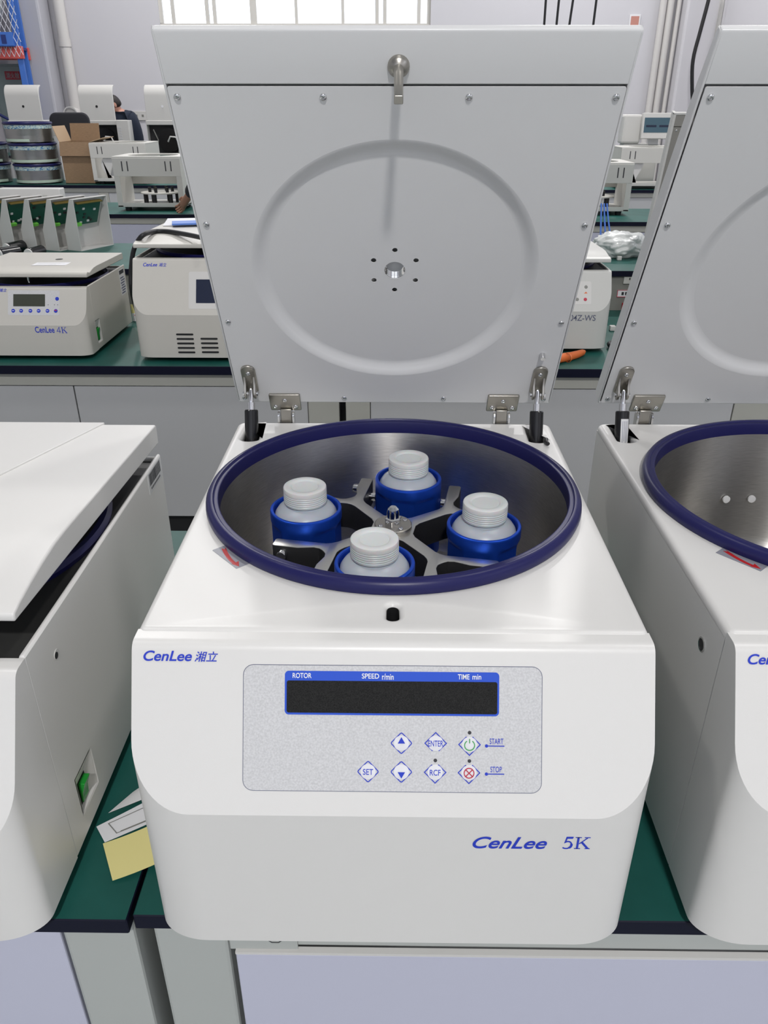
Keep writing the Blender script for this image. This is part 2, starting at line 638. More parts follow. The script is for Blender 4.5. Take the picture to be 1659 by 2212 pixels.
# drain pipe with elbow and open end
p = thing('drain_pipe', 'white plastic drain pipe running down the far wall to an open end', 'pipe', (onY(133, 60, 11.9).x, 11.93, 0))
z_end = onY(150, 238, 11.75).z
G().lathe([(.075, z_end), (.075, 6.5)], 20).build('pipe', 'pipe_white', p)
G().lathe([(.083, -.05), (.083, .05)], 20).build('collar', 'pipe_white', p, loc=(0, 0, onY(140, 92, 11.9).z))
G().tube([(0, 0, z_end + .02), (0, -.02, z_end - .03), (0, -.10, z_end - .05), (0, -.2, z_end - .05)], .078, 18).build('elbow', 'pipe_white', p)
G().lathe([(.10, 0), (.10, .02), (.085, .02), (.085, 0)], 20).build('end_ring', 'bright_paint', p, loc=(0, -.21, z_end - .05), rot=(pi / 2, 0, 0))

# high-bay lamps
LAMP_OVER = ['the aisle in front of the open centrifuges', 'the left side of the first aisle', 'the right side of the first aisle', 'the left end of the third island',
             'the right end of the third island', 'the half-built centrifuges', 'the far right wall column']
for i, (lx, ly) in enumerate(LAMP_SPOTS):
    t = thing('high_bay_lamp', 'round black high-bay lamp hanging over ' + LAMP_OVER[i], 'lamp', (lx, ly, LAMP_Z), 0, 'high-bay lamps under the ceiling')
    G().lathe([(0, .22), (.09, .22), (.12, .12), (.27, .05), (.29, .0), (.27, .0), (.25, .03), (0, .04)], 28).build('shade', 'black_gloss', t)
    G().lathe([(0, .021), (.25, .021), (.25, .012), (0, .012)], 28).build('diffuser', 'lamp_glow', t)
    G().tube([(0, 0, .2), (0, 0, ZC - LAMP_Z)], .012, 8).build('rod', 'black_gloss', t)
    ld = bpy.data.lights.new('lamp_light', 'AREA')
    ld.shape = 'DISK'
    ld.size = 0.46
    ld.energy = KEY_W if ly < -2 else (LAMP_W if ly < 3 else FAR_W)
    ld.color = (1.0, 0.98, 0.97)
    lo = bpy.data.objects.new('lamp_light', ld)
    COL.objects.link(lo)
    lo.parent = t
    lo.location = (0, 0, -0.005)

# ================================================================== BENCHES
def top_slab(g, x0, x1, y0, y1, zt, th):
    """worktop: index 0 faces up (green), index 1 the dark edge"""
    vs = [(x, y, z) for z in (zt - th, zt) for y in (y0, y1) for x in (x0, x1)]
    g.add(vs, [(4, 5, 7, 6)], 0)
    g.add(vs, [(0, 2, 3, 1), (0, 1, 5, 4), (2, 6, 7, 3), (0, 4, 6, 2), (1, 3, 7, 5)], 1)
    return g


def near_bench(label, x0, x1, zt, posts, yf):
    t = thing('workbench', label, 'workbench', ((x0 + x1) / 2, yf, 0))
    c = (x0 + x1) / 2
    a, b = x0 - c, x1 - c
    top_slab(G(), a, b, 0, .81, zt, .021).build('worktop', ['green_top', 'edge_navy'], t, smooth=0, bevel=0.0012, seg=1)
    fr = 0.012
    for (p0, p1) in posts:
        g = G().box(p0 - c, p1 - c, fr, fr + .05, 0, zt - .021)
        g.build('leg', 'bench_frame', t, smooth=0, bevel=0.004)
        G().box(p0 - c, p1 - c, .73, .78, 0, zt - .021).build('leg', 'bench_frame', t, smooth=0, bevel=0.004)
        s = 1 if (p0 + p1) / 2 > c else -1
    return t, c


# the two benches meet in a narrow gap left of the main machine
bl, cl = near_bench('green topped workbench carrying the closed-lid centrifuge, with a narrow gap at its right end', -1.75, -.267, BENCH - .0015, ((-.344, -.268), (-1.74, -1.66)), -.0575)
G().box(-1.66 - cl, -.349 - cl, .016, .034, .1, BENCH - .030).build('door_panel', 'lavender_panel', bl, smooth=0, bevel=0.002)
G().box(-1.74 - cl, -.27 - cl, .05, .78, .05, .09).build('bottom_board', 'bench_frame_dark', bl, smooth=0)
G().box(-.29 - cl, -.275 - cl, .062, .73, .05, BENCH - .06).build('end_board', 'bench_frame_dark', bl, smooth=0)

br, cr = near_bench('green topped workbench carrying the open centrifuge and its open twin', -.262, 1.35, BENCH, ((-.25, -.172), (1.26, 1.34)), -.053)
G().box(-.172 - cr, 1.26 - cr, .012, .04, BENCH - .064, BENCH - .022).build('rail', 'bench_frame', br, smooth=0, bevel=0.003)
hb = G().box(-.170 - cr, -.098 - cr, .0085, .012, BENCH - .0655, BENCH - .024).build('hinge_plate', 'bench_frame', br, smooth=0, bevel=0.001)
strokes('cut_out', [[(-.158, 0), (-.158, .012), (-.155, .015), (-.148, .015), (-.145, .012), (-.145, 0)],
                    [(-.128, 0), (-.128, -.004), (-.125, -.007), (-.118, -.007), (-.115, -.004), (-.115, .012)]], .0012, 'bench_frame_dark', hb,
        loc=(-cr, .0085, BENCH - .046), rot=(pi / 2, 0, 0))
G().box(-.164 - cr, 1.25 - cr, .005, .011, .1, BENCH - .068).build('door_panel', 'lavender_panel', br, smooth=0, bevel=0.0015)
G().box(-.164 - cr, 1.25 - cr, .0045, .0115, BENCH - .068, BENCH - .0642).build('door_edge_strip', 'bright_paint', br, smooth=0)
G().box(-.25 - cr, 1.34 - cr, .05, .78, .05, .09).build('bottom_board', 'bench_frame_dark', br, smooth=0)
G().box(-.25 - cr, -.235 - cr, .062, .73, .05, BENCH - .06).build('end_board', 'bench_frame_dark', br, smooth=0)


def island(label, x0, x1, yf, posts, shelf=True, depth=.78, shelf_d=.62, rear=True, zt=BENCH, cab='cabinet_grey', group=None, shelf_h=.155, shelf_label=''):
    """lab island: worktop, raised socket riser with a shelf on it, cabinet front with posts"""
    t = thing('lab_island', label, 'workbench', ((x0 + x1) / 2, yf, 0), group=group)
    c = (x0 + x1) / 2
    a, b = x0 - c, x1 - c
    top_slab(G(), a, b, 0, depth, zt, .028).build('worktop', ['green_top', 'edge_navy'], t, smooth=0, bevel=0.0015, seg=1)
    G().box(a, b, .02, .05, zt - .07, zt - .028).build('rail', 'rail_grey', t, smooth=0)
    xs = sorted(posts)
    for p0, p1 in xs:
        G().box(p0 - c, p1 - c, .022, .06, 0, zt - .072).build('post', 'rail_grey', t, smooth=0, bevel=0.002)
    edges = [x0] + [q for p_ in xs for q in p_] + [x1]
    for p0, p1 in zip(edges[0::2], edges[1::2]):
        if p1 - p0 > .03:
            n = max(1, round((p1 - p0) / .95))
            for k in range(n):
                G().box(p0 + (p1 - p0) * k / n - c + .002, p0 + (p1 - p0) * (k + 1) / n - c - .002, .026, .045, .205, zt - .074).build('door_panel', cab, t, smooth=0, bevel=0.0015)
    G().box(a, b, .06, .08, 0, .205).build('toe_kick', 'toe_black', t, smooth=0)
    if shelf:
        r = thing('raised_shelf', shelf_label, 'shelf', ((x0 + x1) / 2, yf, zt))
        G().box(a, b, depth, depth + .03, .0005, shelf_h - .022).build('socket_riser', 'socket_grey', r, smooth=0)
        top_slab(G(), a, b, depth - .012, depth + shelf_d, shelf_h, .022).build('shelf_board', ['green_top', 'edge_navy'], r, smooth=0, bevel=0.0015, seg=1)
        G().box(a, b, depth + shelf_d - .04, depth + shelf_d - .01, .0005, shelf_h - .022).build('socket_riser', 'socket_grey', r, smooth=0)
    if rear:
        y0 = depth + (shelf_d if shelf else 0)
        top_slab(G(), a, b, depth + .0, y0 + .74, zt - .0005, .028).build('rear_worktop', ['green_top', 'edge_navy'], t, smooth=0)
        G().box(a, b, y0 + .68, y0 + .70, 0, zt - .03).build('rear_panel', cab, t, smooth=0)
    else:
        G().box(a, b, depth - .06, depth - .04, 0, zt - .03).build('rear_panel', cab, t, smooth=0)
    return t


I2L = island('long green lab island with raised shelf carrying the smaller closed centrifuges behind the open lid', -3.4, -.168, 1.805, ((-.275, -.175), (-1.9, -1.78)), shelf_label='raised green shelf carrying the row of front covers')
I2R = island('green lab island with raised socket riser where the orange piece lies', -.16, 3.3, 1.795, ((-.153, -.075), (1.09, 1.225)), shelf_label='raised green shelf carrying the crumpled plastic bag')
I3L = island('green lab island carrying the empty white housing with black studs', -4.4, -.25, 5.57, ((-.35, -.26), (-2.4, -2.28)), shelf=False, rear=False, cab='lavender_panel')
I3R = island('green lab island carrying the empty white housing below the screen device', -.2, 3.6, 5.21, ((-.19, -.1), (1.1, 1.2)), shelf=False, rear=False, cab='lavender_panel')
I4L = island('far green lab island carrying the cardboard box and the wrapped bowls', -5.6, -.4, 7.88, ((-3.0, -2.9),), shelf=False, rear=False)
I4R = island('far green lab island carrying the tall empty housing', -.2, 4.0, 7.5, ((1.9, 2.0),), shelf=False, rear=False)
I5 = island('highest far bench carrying the half-built centrifuges with raised lids', -6.0, 2.4, 10.0, ((-3.0, -2.9),), shelf=False, rear=False, depth=.7, zt=BENCH + .155)

# sockets and labels on the riser of the right island
def riser_local(px, py):
    p_ = onY(px, py, 2.574)
    return p_


p0 = riser_local(1366, 604)
o = tag(G().box(-.035, .035, -.006, 0, -.016, .016).build('power_socket', 'grey_paint', loc=(p0.x, 2.5742, p0.z), smooth=0, bevel=.002), 'grey power socket plate high on the riser under the shelf edge', 'socket')
for dx, dz in ((-.012, .004), (.004, -.002), (.02, .006), (.02, -.006)):
    G().box(dx - .002, dx + .002, -.0075, -.0055, dz - .004, dz + .004).build('socket_slot', 'ink_dark', o, smooth=0)
p0 = riser_local(1350, 634)
o = tag(G().box(-.031, .031, -.0015, 0, -.014, .014).build('warning_label', 'paper', loc=(p0.x, 2.5742, p0.z), smooth=0), 'white red-edged label on the grey riser between sockets', 'label')
strokes('label_border', [[(-.03, -.013), (.03, -.013), (.03, .013), (-.03, .013), (-.03, -.013)]], .002, 'ink_red', o, loc=(0, -.0016, 0), rot=(pi / 2, 0, 0))
for dx in (-.010, .004):
    G().box(dx - .004, dx + .005, -.0022, -.0016, -.006, .006).build('printed_mark', 'ink_dark', o, smooth=0)
p0 = riser_local(1352, 663)
o = tag(G().box(-.018, .018, -.010, 0, -.014, .014).build('rocker_switch', 'red_switch', loc=(p0.x, 2.5742, p0.z + .003), smooth=0, bevel=.002), 'red rocker switch at the foot of the grey riser', 'switch')


# ================================================================== CENTRIFUGES
SLOPE = 0.521
KN = sqrt(1 + SLOPE ** 2)
FACE_ROT = (atan2(1 / KN, SLOPE / KN), 0, 0)       # local Y runs up the sloped face, Z points out of it


def front_cover(parent, W, T, P=.088, Rx=.05, Ry=.030, zb=.015, ys=.0195, mat='white_paint', K=14):
    """moulded front: flat top strip, sloped face, upright lower face with rounded corners"""
    h = W / 2
    zt = T - .002
    arc = []                                        # right side, from side wall round to the front
    for k in range(K + 1):
        t = pi / 2 * k / K
        arc.append((h - Rx + Rx * cos(t), -(P - Ry) - Ry * sin(t)))
    fil = .007                                      # fillet between strip and sloped face
    side = [(h, 0.0), (h, -ys + fil)]
    top = [0.0, 0.0]
    for k in range(1, 6):
        a = k / 5
        y = (1 - a) ** 2 * (-ys + fil) + 2 * a * (1 - a) * (-ys) + a * a * (-ys - fil * SLOPE / KN)
        side.append((h, y))
        top.append(-a * a * fil / KN)
    out = []
    for (x, y), dz in zip(side, top):
        out.append((x, y, zt + dz))
    yk, zk = out[-1][1], out[-1][2]
    zline = lambda y: (T - .002) - (-y - ys) / SLOPE
    out.append((h, -(P - Ry), zline(-(P - Ry))))
    out += [(x, y, zline(y)) for x, y in arc[1:]]
    n = len(out)
    g = G()
    vs = []
    for sx in (1, -1):
        for x, y, z in out:
            vs.append((sx * x, y, z))
        for x, y, z in out:
            vs.append((sx * x, y, zb))
    fs = []
    for i in range(n - 1):
        fs.append((i, n + i, n + i + 1, i + 1))                                     # right skin
        fs.append((2 * n + i, 2 * n + i + 1, 3 * n + i + 1, 3 * n + i))             # left skin
        fs.append((i, i + 1, 2 * n + i + 1, 2 * n + i))                             # top / sloped face
        fs.append((n + i, 3 * n + i, 3 * n + i + 1, n + i + 1))                     # underside
    fs.append((n - 1, 2 * n - 1, 4 * n - 1, 3 * n - 1))                             # front face
    fs.append((0, 2 * n, 3 * n, n))                                                 # back
    g.add(vs, fs)
    return g.build('front_cover', mat, parent, smooth=18, bevel=.0025, seg=3, bang=20)


def face_frame(T, ys=.0195):
    return (0, -ys, T - .002)


def feet(parent, W, D):
    for sx in (-1, 1):
        for y in (.03, D - .06):
            G().lathe([(.016, 0), (.018, .004), (.015, .017), (0, .017)], 14).build('foot', 'black_rubber', parent, loc=(sx * (W / 2 - .07), y, 0))


def xiang_li(name, mat, parent, box, shear, loc, rot):
    return text(name, '\u6e58\u7acb', mat, parent, box, shear=shear, bold=.008, loc=loc, rot=rot)


def digit5(x0, x1, y0, y1):
    """a serif 5 as polylines of a pen"""
    w, h = x1 - x0, y1 - y0
    pts = [(.92, .985), (.36, .985), (.25, .56), (.34, .60), (.46, .63), (.60, .62), (.74, .55), (.83, .42), (.84, .30), (.78, .17), (.65, .07), (.48, .02), (.30, .02), (.15, .06), (.08, .10)]
    return [(x0 + a * w, y0 + b * h) for a, b in pts]


def letter_k(x0, x1, y0, y1):
    w, h = x1 - x0, y1 - y0
    q = lambda a, b: (x0 + a * w, y0 + b * h)
    polys = []
    polys.append([q(.16, 0), q(.29, 0), q(.29, 1), q(.16, 1)])
    polys.append([q(.04, 0), q(.42, 0), q(.42, .045), q(.04, .045)])
    polys.append([q(.04, .955), q(.42, .955), q(.42, 1), q(.04, 1)])
    polys.append([q(.29, .44), q(.36, .44), q(.84, .96), q(.76, .96)])
    polys.append([q(.42, .52), q(.52, .62), q(.97, .04), q(.80, .04)])
    polys.append([q(.60, .955), q(.96, .955), q(.96, 1), q(.60, 1)])
    polys.append([q(.70, 0), q(1.02, 0), q(1.02, .045), q(.70, .045)])
    return polys


def five_k(parent, mat, x0, x1, y0, y1, loc, rot, first='5'):
    mid = x0 + (x1 - x0) * .40
    g = G()
    for pl in letter_k(mid + (x1 - x0) * .02, x1, y0, y1):
        g.prism(pl, .0002, .0005)
    hh = y1 - y0
    if first == '5':
        o = strokes('model_mark', [digit5(x0, mid, y0, y1)], hh * .085, mat, parent, loc=loc, rot=rot)
        pts = digit5(x0, mid, y0, y1)
        g.prism([pts[0], pts[1], (pts[1][0] - .0005, pts[1][1] - hh * .10), (pts[0][0] - hh * .04, pts[0][1] - hh * .10)][::-1], .0002, .00055)
        r5 = pts[7:11]
        strokes('model_mark', [r5], hh * .14, mat, parent, z=.00038, loc=loc, rot=rot)
    else:
        w = mid - x0
        strokes('model_mark', [[(x0 + .72 * w, y0), (x0 + .72 * w, y1), (x0 + .05 * w, y0 + .3 * hh), (x0 + .95 * w, y0 + .3 * hh)]], hh * .09, mat, parent, loc=loc, rot=rot)
    return g.build('model_mark', mat, parent, loc, rot, smooth=0)


# ---------------------------------------------------------------- open-lid model
BOWL_C = (0.0, 0.269)


def lid_assembly(parent, W, L, hinge, ang, detail=True, full=True, pmat='lid_paint', smat='lid_paint'):
    """open lid; local X across, Y up the lid from the hinge edge, Z out of its underside"""
    h = W / 2
    outer = [(0, -.025), (.25, -.025), (.33, -.0235), (.40, -.0200), (.45, -.0160), (.48, -.0120), (.497, -.0095), (L, -.0075)]
    k = L / .503
    outer = [(s * (k if s < .503 else 1), z) for s, z in outer[:-1]] + [(L, -.0075)]
    g = G()
    # hollow skin: outer shell 3 mm thick, end walls, solid lip at the tip
    lip = .4525 * k
    inner = [(s, z + .003) for s, z in outer if s < lip]
    prof = [(0, 0)] + [(0, -.025)] + outer[1:] + [(L - .001, -.001), (L - .004, 0), (lip, 0), (lip, inner[-1][1])] + inner[::-1][:-1] + [(.003, -.022), (.003, 0)]
    g.prism(prof, -h + .0014, h - .0014, 'x')
    solid = [(0, 0)] + [(0, -.025)] + outer[1:] + [(L - .001, -.001), (L - .004, 0)]
    g.prism(solid, -h, -h + .0028, 'x')
    g.prism(solid, h - .0028, h, 'x')
    lid = g.build('lid', smat, parent, hinge, (ang, 0, 0), smooth=25, bevel=.0018, seg=2, bang=40)
    # underside plate with a pressed-in round step
    c = .228 * k
    R1, R0, dep = .1705, .151, -.0085
    pg = G()
    outl = rrect(-h + .0035, h - .0035, .003, lip - .0012, .002)
    pg.mesh(plate_mesh([outl, circle(0, c, R1, 96)], .0012), mat=T3(0, 0, .0009))
    seg = 96
    pg.lathe([(R1, .0015), (R1 - .003, .0010), (R1 - .008, -.0022), (R0 + .006, -.0058), (R0 + .002, -.0068), (R0, -.007)], seg, mat=T3(0, c, 0))
    holes = [circle(0, c, .0125, 32)]
    if detail:
        holes += [circle(.0292 * sin(a * pi / 3), c + .0292 * cos(a * pi / 3), .0032, 14) for a in range(6)]
    pg.mesh(plate_mesh([circle(0, c, R0, seg)] + holes, .001), mat=T3(0, 0, -.0075))
    plate_o = pg.build('lid_plate', pmat, lid, smooth=25)
    # threaded sight port
    th = [(.0128, -.0068)]
    for i in range(4):
        z = -.009 - i * .0026
        th += [(.0128, z), (.0108, z - .0014)]
    th += [(.0108, -.0205)]
    G().lathe(th, 32).build('sight_port', 'chrome', lid, loc=(0, c, 0), smooth=20)
    G().lathe([(0, -.0190), (.0115, -.0190), (.0115, -.0208), (0, -.0208)], 24).build('sight_glass', 'sight_glass', lid, loc=(0, c, 0))
    if full:
        for sx, s in ((.2135, .4415), (.071, .4415), (.213, .298), (.213, .154), (.071, .0118), (.2135, .0118)):
            for q in (-1, 1):
                screw(lid, (q * sx * W / .45, s * k, .0014), rot=(0, 0, random.random()))
        G().lathe([(.0038, 0), (.0038, .007), (.003, .009), (0, .009)], 14).build('stop_pin', 'chrome', lid, loc=(.1977, .0984, .0014))
        # locking pin: collar, rod, hooked tip
        pin = G().lathe([(.0105, 0), (.0105, .002), (.009, .005), (.0055, .0075), (.0046, .010), (.0042, .042), (.004, .044), (0, .044)], 24).build('latch_pin', 'bracket_steel', lid, loc=(.0022, .470, 0))
        G().prism(rrect(-.0042, .0042, -.004, .004, .0012), .042, .061, 'z').build('pin_tip', 'bracket_steel', pin, bevel=.0006)
        for q in (-1, 1):
            # gas-spring clevis
            x = q * .2005
            gb = G().mesh(plate_mesh([rrect(-.010, .010, .028, .077, [.002, .0095, .0095, .002])], .004, .0012), mat=T3(0, 0, .0035))
            b_ = gb.build('strut_bracket', 'bracket_steel', lid, loc=(x, 0, 0), smooth=35)
            for e in (-1, 1):
                ear = [(.056, .005), (.030, .005)] + [(.032 + .0065 * cos(a), .0135 + .0065 * sin(a)) for a in [(-.35 - i * .2) * pi for i in range(7)]][::1]
                ear = [(.058, .005), (.028, .005), (.0255, .012), (.0265, .0175), (.031, .0205), (.0365, .0205), (.041, .0175), (.046, .011)]
                G().prism(ear, e * .0065 - .0016, e * .0065 + .0016, 'x').build('ear', 'bracket_steel', b_, bevel=.0006)
            G().tube([(-.0105, .034, .0145), (.0105, .034, .0145)], .0028, 12).build('axle', 'chrome', b_)
            screw(b_, (0, .064, .0055), .0032, .0018, name='bracket_screw')
            # hinge leaf
            xh = q * .156
            lf = G().mesh(plate_mesh([rrect(-.0222, .0222, -.0115, .021, .002)], .004, .001), mat=T3(0, 0, .0035)).build('hinge_leaf', 'bracket_steel', lid, loc=(xh, 0, 0), smooth=35)
            for dx, dy in ((-.0145, -.003), (0, .010), (.0145, -.003)):
                screw(lf, (dx, dy, .0054), .0034, .0018, name='hinge_screw')
    return lid


def gas_strut(parent, x, T, top, bot, sticker=False):
    a, b = Vector((x, *top)), Vector((x, *bot))
    d = (b - a).normalized()
    L = (b - a).length
    rot = Vector((0, 0, -1)).rotation_difference(d).to_euler()
    s = G().lathe([(0, -.026), (.0085, -.026), (.0095, -.0275), (.0095, -L), (0, -L)], 20).build('gas_strut', 'black_gloss', parent, a, rot)
    G().lathe([(0, .004), (.003, .003), (.0036, 0), (.0032, -.016), (.005, -.016), (.005, -.0285), (0, -.0285)], 16).build('strut_rod', 'chrome', s)
    if sticker:
        g = G().lathe([(.0097, -.037), (.0097, -.085)], 8, a0=-2.0, a1=-.75)
        lb = g.build('strut_label', 'sticker_white', s)
        for k in range(4):
            G().lathe([(.0098, -.040), (.0098, -.080 + (k % 2) * .012)], 2, a0=-1.75 + k * .22, a1=-1.69 + k * .22).build('printed_line', 'ink_grey', s)
    return s


def control_panel_5k(parent, T):
    fr = face_frame(T)
    pn = plate('control_panel', [rrect(-.128, .128, -.1263, -.0185, .0085)], .0008, 'panel_film', parent, fr, FACE_ROT)
    strokes('panel_outline', [rrect(-.1283, .1283, -.1266, -.0182, .0088) + [rrect(-.1283, .1283, -.1266, -.0182, .0088)[0]]], .0005, 'ink_grey', pn, z=.0001)
    plate('display_bezel', [rrect(-.0925, .0915, -.0608, -.0232, .0035)], .0006, 'panel_blue', pn, (0, 0, .0004))
    plate('display_window', [rrect(-.0908, .0899, -.0590, -.0315, .0018)], .0006, 'display_black', pn, (0, 0, .0007))
    for s_, x0, x1 in (('ROTOR', -.0858, -.0695), ('SPEED', -.0263, -.0115), ('r/min', -.0090, .0010), ('TIME', .0560, .0660), ('min', .0685, .0760)):
        yb_ = -.0293
        text('panel_lettering', s_, 'ink_white', pn, (x0, x1, yb_ - (.0009 if s_ == 'r/min' else 0), yb_ + .0044), z=.0010, bold=.012)
    hd = .0092

    def diamond(cx, cy, gap=None):
        r = .0013
        c = [(cx + hd, cy), (cx, cy + hd), (cx - hd, cy), (cx, cy - hd)]
        pts = []
        for i in range(4):
            a, p_, b = Vector(c[i - 1]), Vector(c[i]), Vector(c[(i + 1) % 4])
            for t in (0, .5, 1):
                q1 = p_ + (a - p_).normalized() * r
                q2 = p_ + (b - p_).normalized() * r
                m = (q1 * (1 - t) + q2 * t) * .5 + p_ * .5 if t == .5 else (q1 if t == 0 else q2)
                pts.append((m[0], m[1]))
        if gap is None:
            return [pts + [pts[0]]]
        if gap == 'top':
            e = .0026
            return [[(cx + e, cy + hd - e), (cx + hd, cy), (cx, cy - hd), (cx - hd, cy), (cx - e, cy + hd - e)]]
        e = .0026
        return [[(cx + e, cy - hd + e), (cx + hd, cy), (cx, cy + hd), (cx - hd, cy), (cx - e, cy - hd + e)]]
    keys = {'up': (.0080, -.0846, None), 'ENTER': (.0374, -.0844, 'bottom'), 'start': (.0664, -.0853, 'top'),
            'SET': (-.0205, -.1093, None), 'down': (.0081, -.1093, None), 'RCF': (.0371, -.1094, 'top'), 'stop': (.0661, -.1095, 'top')}
    for k, (cx, cy, gp) in keys.items():
        b = G().lathe([(.0068, .0004), (.0066, .0008), (.005, .0011), (0, .0013)], 28).build('key', 'key_dome', pn, (cx, cy, 0))
        strokes('key_outline', [[(x - cx, y - cy) for x, y in ln] for ln in diamond(cx, cy, gp)], .0008, 'ink_blue', b, z=.0006)
        if k == 'up':
            G().prism([(-.0031, 0), (.0031, 0), (0, .0054)], .0010, .0018).build('key_symbol', 'ink_blue', b, smooth=0)
        elif k == 'down':
            G().prism([(-.0031, 0), (0, -.0054), (.0031, 0)], .0010, .0018).build('key_symbol', 'ink_blue', b, smooth=0)
        elif k == 'start':
            arc = [(.0043 * sin(a), .0043 * cos(a) - .0004) for a in [radians(32 + i * 296 / 20) for i in range(21)]]
            strokes('key_symbol', [arc, [(0, .0052), (0, .0014)]], .0008, 'ink_green', b, z=.0016)
        elif k == 'stop':
            cc = circle(0, 0, .0042, 24)
            strokes('key_symbol', [cc + [cc[0]], [(-.0029, -.0029), (.0029, .0029)], [(-.0029, .0029), (.0029, -.0029)]], .0008, 'ink_red', b, z=.0016)
        else:
            wd = {'ENTER': .0064, 'SET': .0044, 'RCF': .0046}[k]
            text('key_lettering', k, 'ink_blue', b, (-wd, wd, -.0025, .0025), z=.0014, bold=.004)
    for cx, cy in ((.0664, -.0751), (.0372, -.0992), (.0664, -.0994)):
        G().lathe([(.0016, .0004), (.0015, .0008), (0, .0009)], 12).build('indicator', 'ink_dark', pn, (cx, cy, 0))
    for s_, y in (('START', -.0823), ('STOP', -.1064)):
        text('panel_lettering', s_, 'ink_blue', pn, (.0836 + (.0008 if s_ == 'STOP' else 0), .0954 - (.0012 if s_ == 'STOP' else 0), y - .0024, y + .0024), z=.0006, bold=.002)
        u = strokes('panel_underline', [[(.081, y - .004), (.0963, y - .004)]], .0008, 'ink_blue', pn, z=.0006)
        G().lathe([(.0014, .0004), (.0014, .0008), (0, .0008)], 12).build('panel_dot', 'ink_blue', pn, (.081, y - .004, 0))
    return pn


def centrifuge_5k(name, label, loc, sticker=False, side_port=None):
    W, D, T = .45, .5015, .32
    h = W / 2
    t = thing(name, label, 'centrifuge', loc)
    # housing: deck plate with openings, side walls, back
    slot = lambda s: [(s * .2105, .434), (s * .2065, .492), (s * .190, .497), (s * .187, .434)]

    def slot_loop(s):
        c = [(-.0115, 0), (-.010, .050), (.0085, .054), (.0115, 0)]
        base = [(s * .1985 + a, .4385 + b) for a, b in c]
        arc = [(s * .1985 + .0115 * cos(a), .4385 - .0075 * sin(a)) for a in [pi * i / 8 for i in range(9)]]
        return arc + [base[1], base[2]]
    loops = [rrect(-h, h, -.0046, D, [.0075, .012, .012, .0075]), circle(*BOWL_C, .2085, 96), slot_loop(1), slot_loop(-1), rrect(-.0056, .0056, .0155, .0385, .0055)]
    g = G().mesh(plate_mesh(loops, .016, .006, 4), mat=T3(0, 0, T - .008))
    g.box(-h, -h + .004, .0012, D - .006, .015, T - .0085)
    g.box(h - .004, h, .0012, D - .006, .015, T - .0085)
    g.box(-h + .002, h - .002, D - .010, D - .004, .015, T - .010)
    g.box(-h + .002, h - .002, .003, D - .006, .015, .019)
    g.build('housing', 'white_paint', t, smooth=30)
    front_cover(t, W, T)
    # bowl
    bz = T - .185
    prof = [(.2045, T + .009), (.2035, T + .004), (.2030, bz + .02), (.2005, bz + .006), (.194, bz), (.05, bz), (.045, bz + .012), (0, bz + .012)]
    bw = G().lathe(prof, 96).build('bowl', 'steel', t, (BOWL_C[0], BOWL_C[1], 0), smooth=40)
    for a in (1.72, 1.53):
        G().lathe([(0, .0), (.0055, .0), (.0055, .003), (0, .004)], 14).build('bowl_plug', 'sticker_white', bw, loc=(.2015 * cos(a), .2015 * sin(a), T - .105), rot=(0, -pi / 2, a))
    # rubber rim
    prof = [(.2165, .0005), (.2176, .004), (.2172, .0085), (.2150, .0125), (.2118, .0145), (.2092, .0143), (.2082, .0122), (.2070, .0118), (.2050, .0128), (.2032, .0122), (.2024, .0100), (.2024, -.004), (.2085, -.004), (.2100, .0005), (.2165, .0005)]
    G().lathe([(r, z + T) for r, z in prof], 128).build('rim_gasket', 'navy_rubber', t, (BOWL_C[0], BOWL_C[1], 0), smooth=50)
    # lid, struts, hinges
    hinge = (0, .51, T + .027)
    ang = atan2(.443, -.238)
    lid = lid_assembly(t, W, .503, hinge, ang)
    for s in (-1, 1):
        gas_strut(t, s * .1995, T, (.4805, T + .054), (.425, T - .10), sticker and s < 0)
        x = s * .156
        hg = G()
        hg.box(x - .008, x + .008, .5045, .5085, T - .03, T + .018)
        hg.build('hinge_tongue', 'bracket_steel', t, bevel=.001)
        for e in (-1, 1):
            G().prism(rrect(.5005, .5155, T - .03, T + .014, .006), x + e * .0105 - .0016, x + e * .0105 + .0016, 'x').build('hinge_ear', 'chrome', t, bevel=.0006)
        G().box(x - .012, x + .012, .5030, .5160, T - .034, T - .002).build('hinge_dark_pad', 'black_rubber', t, bevel=.001)  # black pad standing in for the shadow behind the hinge
    if not sticker:
        G().tube([(.2075, .4275, T - .004), (.2075, .4265, T + .006), (.2065, .4215, T + .004), (.2085, .4160, T + .003)], .0026, 10).build('cable_clip', 'black_rubber', t)
    liner_rim = rrect(-.0055, .0055, .0156, .0384, .0054)
    n_ = len(liner_rim)
    vs = [(x, y, T - .0035) for x, y in liner_rim] + [(x, y, T - .035) for x, y in liner_rim]
    G().add(vs, [(i, (i + 1) % n_, n_ + (i + 1) % n_, n_ + i) for i in range(n_)] + [tuple(range(n_, 2 * n_))]).build('slot_shade_liner', 'toe_black', t)  # black liner added so the latch slot looks deep in shade
    # rotation arrow sticker
    quad = [(-.1868, .1336), (-.1554, .0978), (-.1451, .1077), (-.1754, .1443)]
    cx = sum(q[0] for q in quad) / 4
    cy = sum(q[1] for q in quad) / 4
    a = atan2(.0978 - .1336, -.1554 + .1868)
    st = plate('arrow_sticker', [rrect(-.0238, .0238, -.0075, .0075, .0006)], .0003, 'sticker_grey', t, (cx, cy, T + .0002), (0, 0, a))
    n = 12
    cen = [(-.0205 + .034 * i / n, -.0036 + .0095 * (i / n - .5) ** 2 * 1.3 + .0012 * i / n - .0005) for i in range(n + 1)]
    cen = [(-.0205 + .034 * i / n, .0035 - .0072 * sin(pi * .5 * i / n)) for i in range(n + 1)]
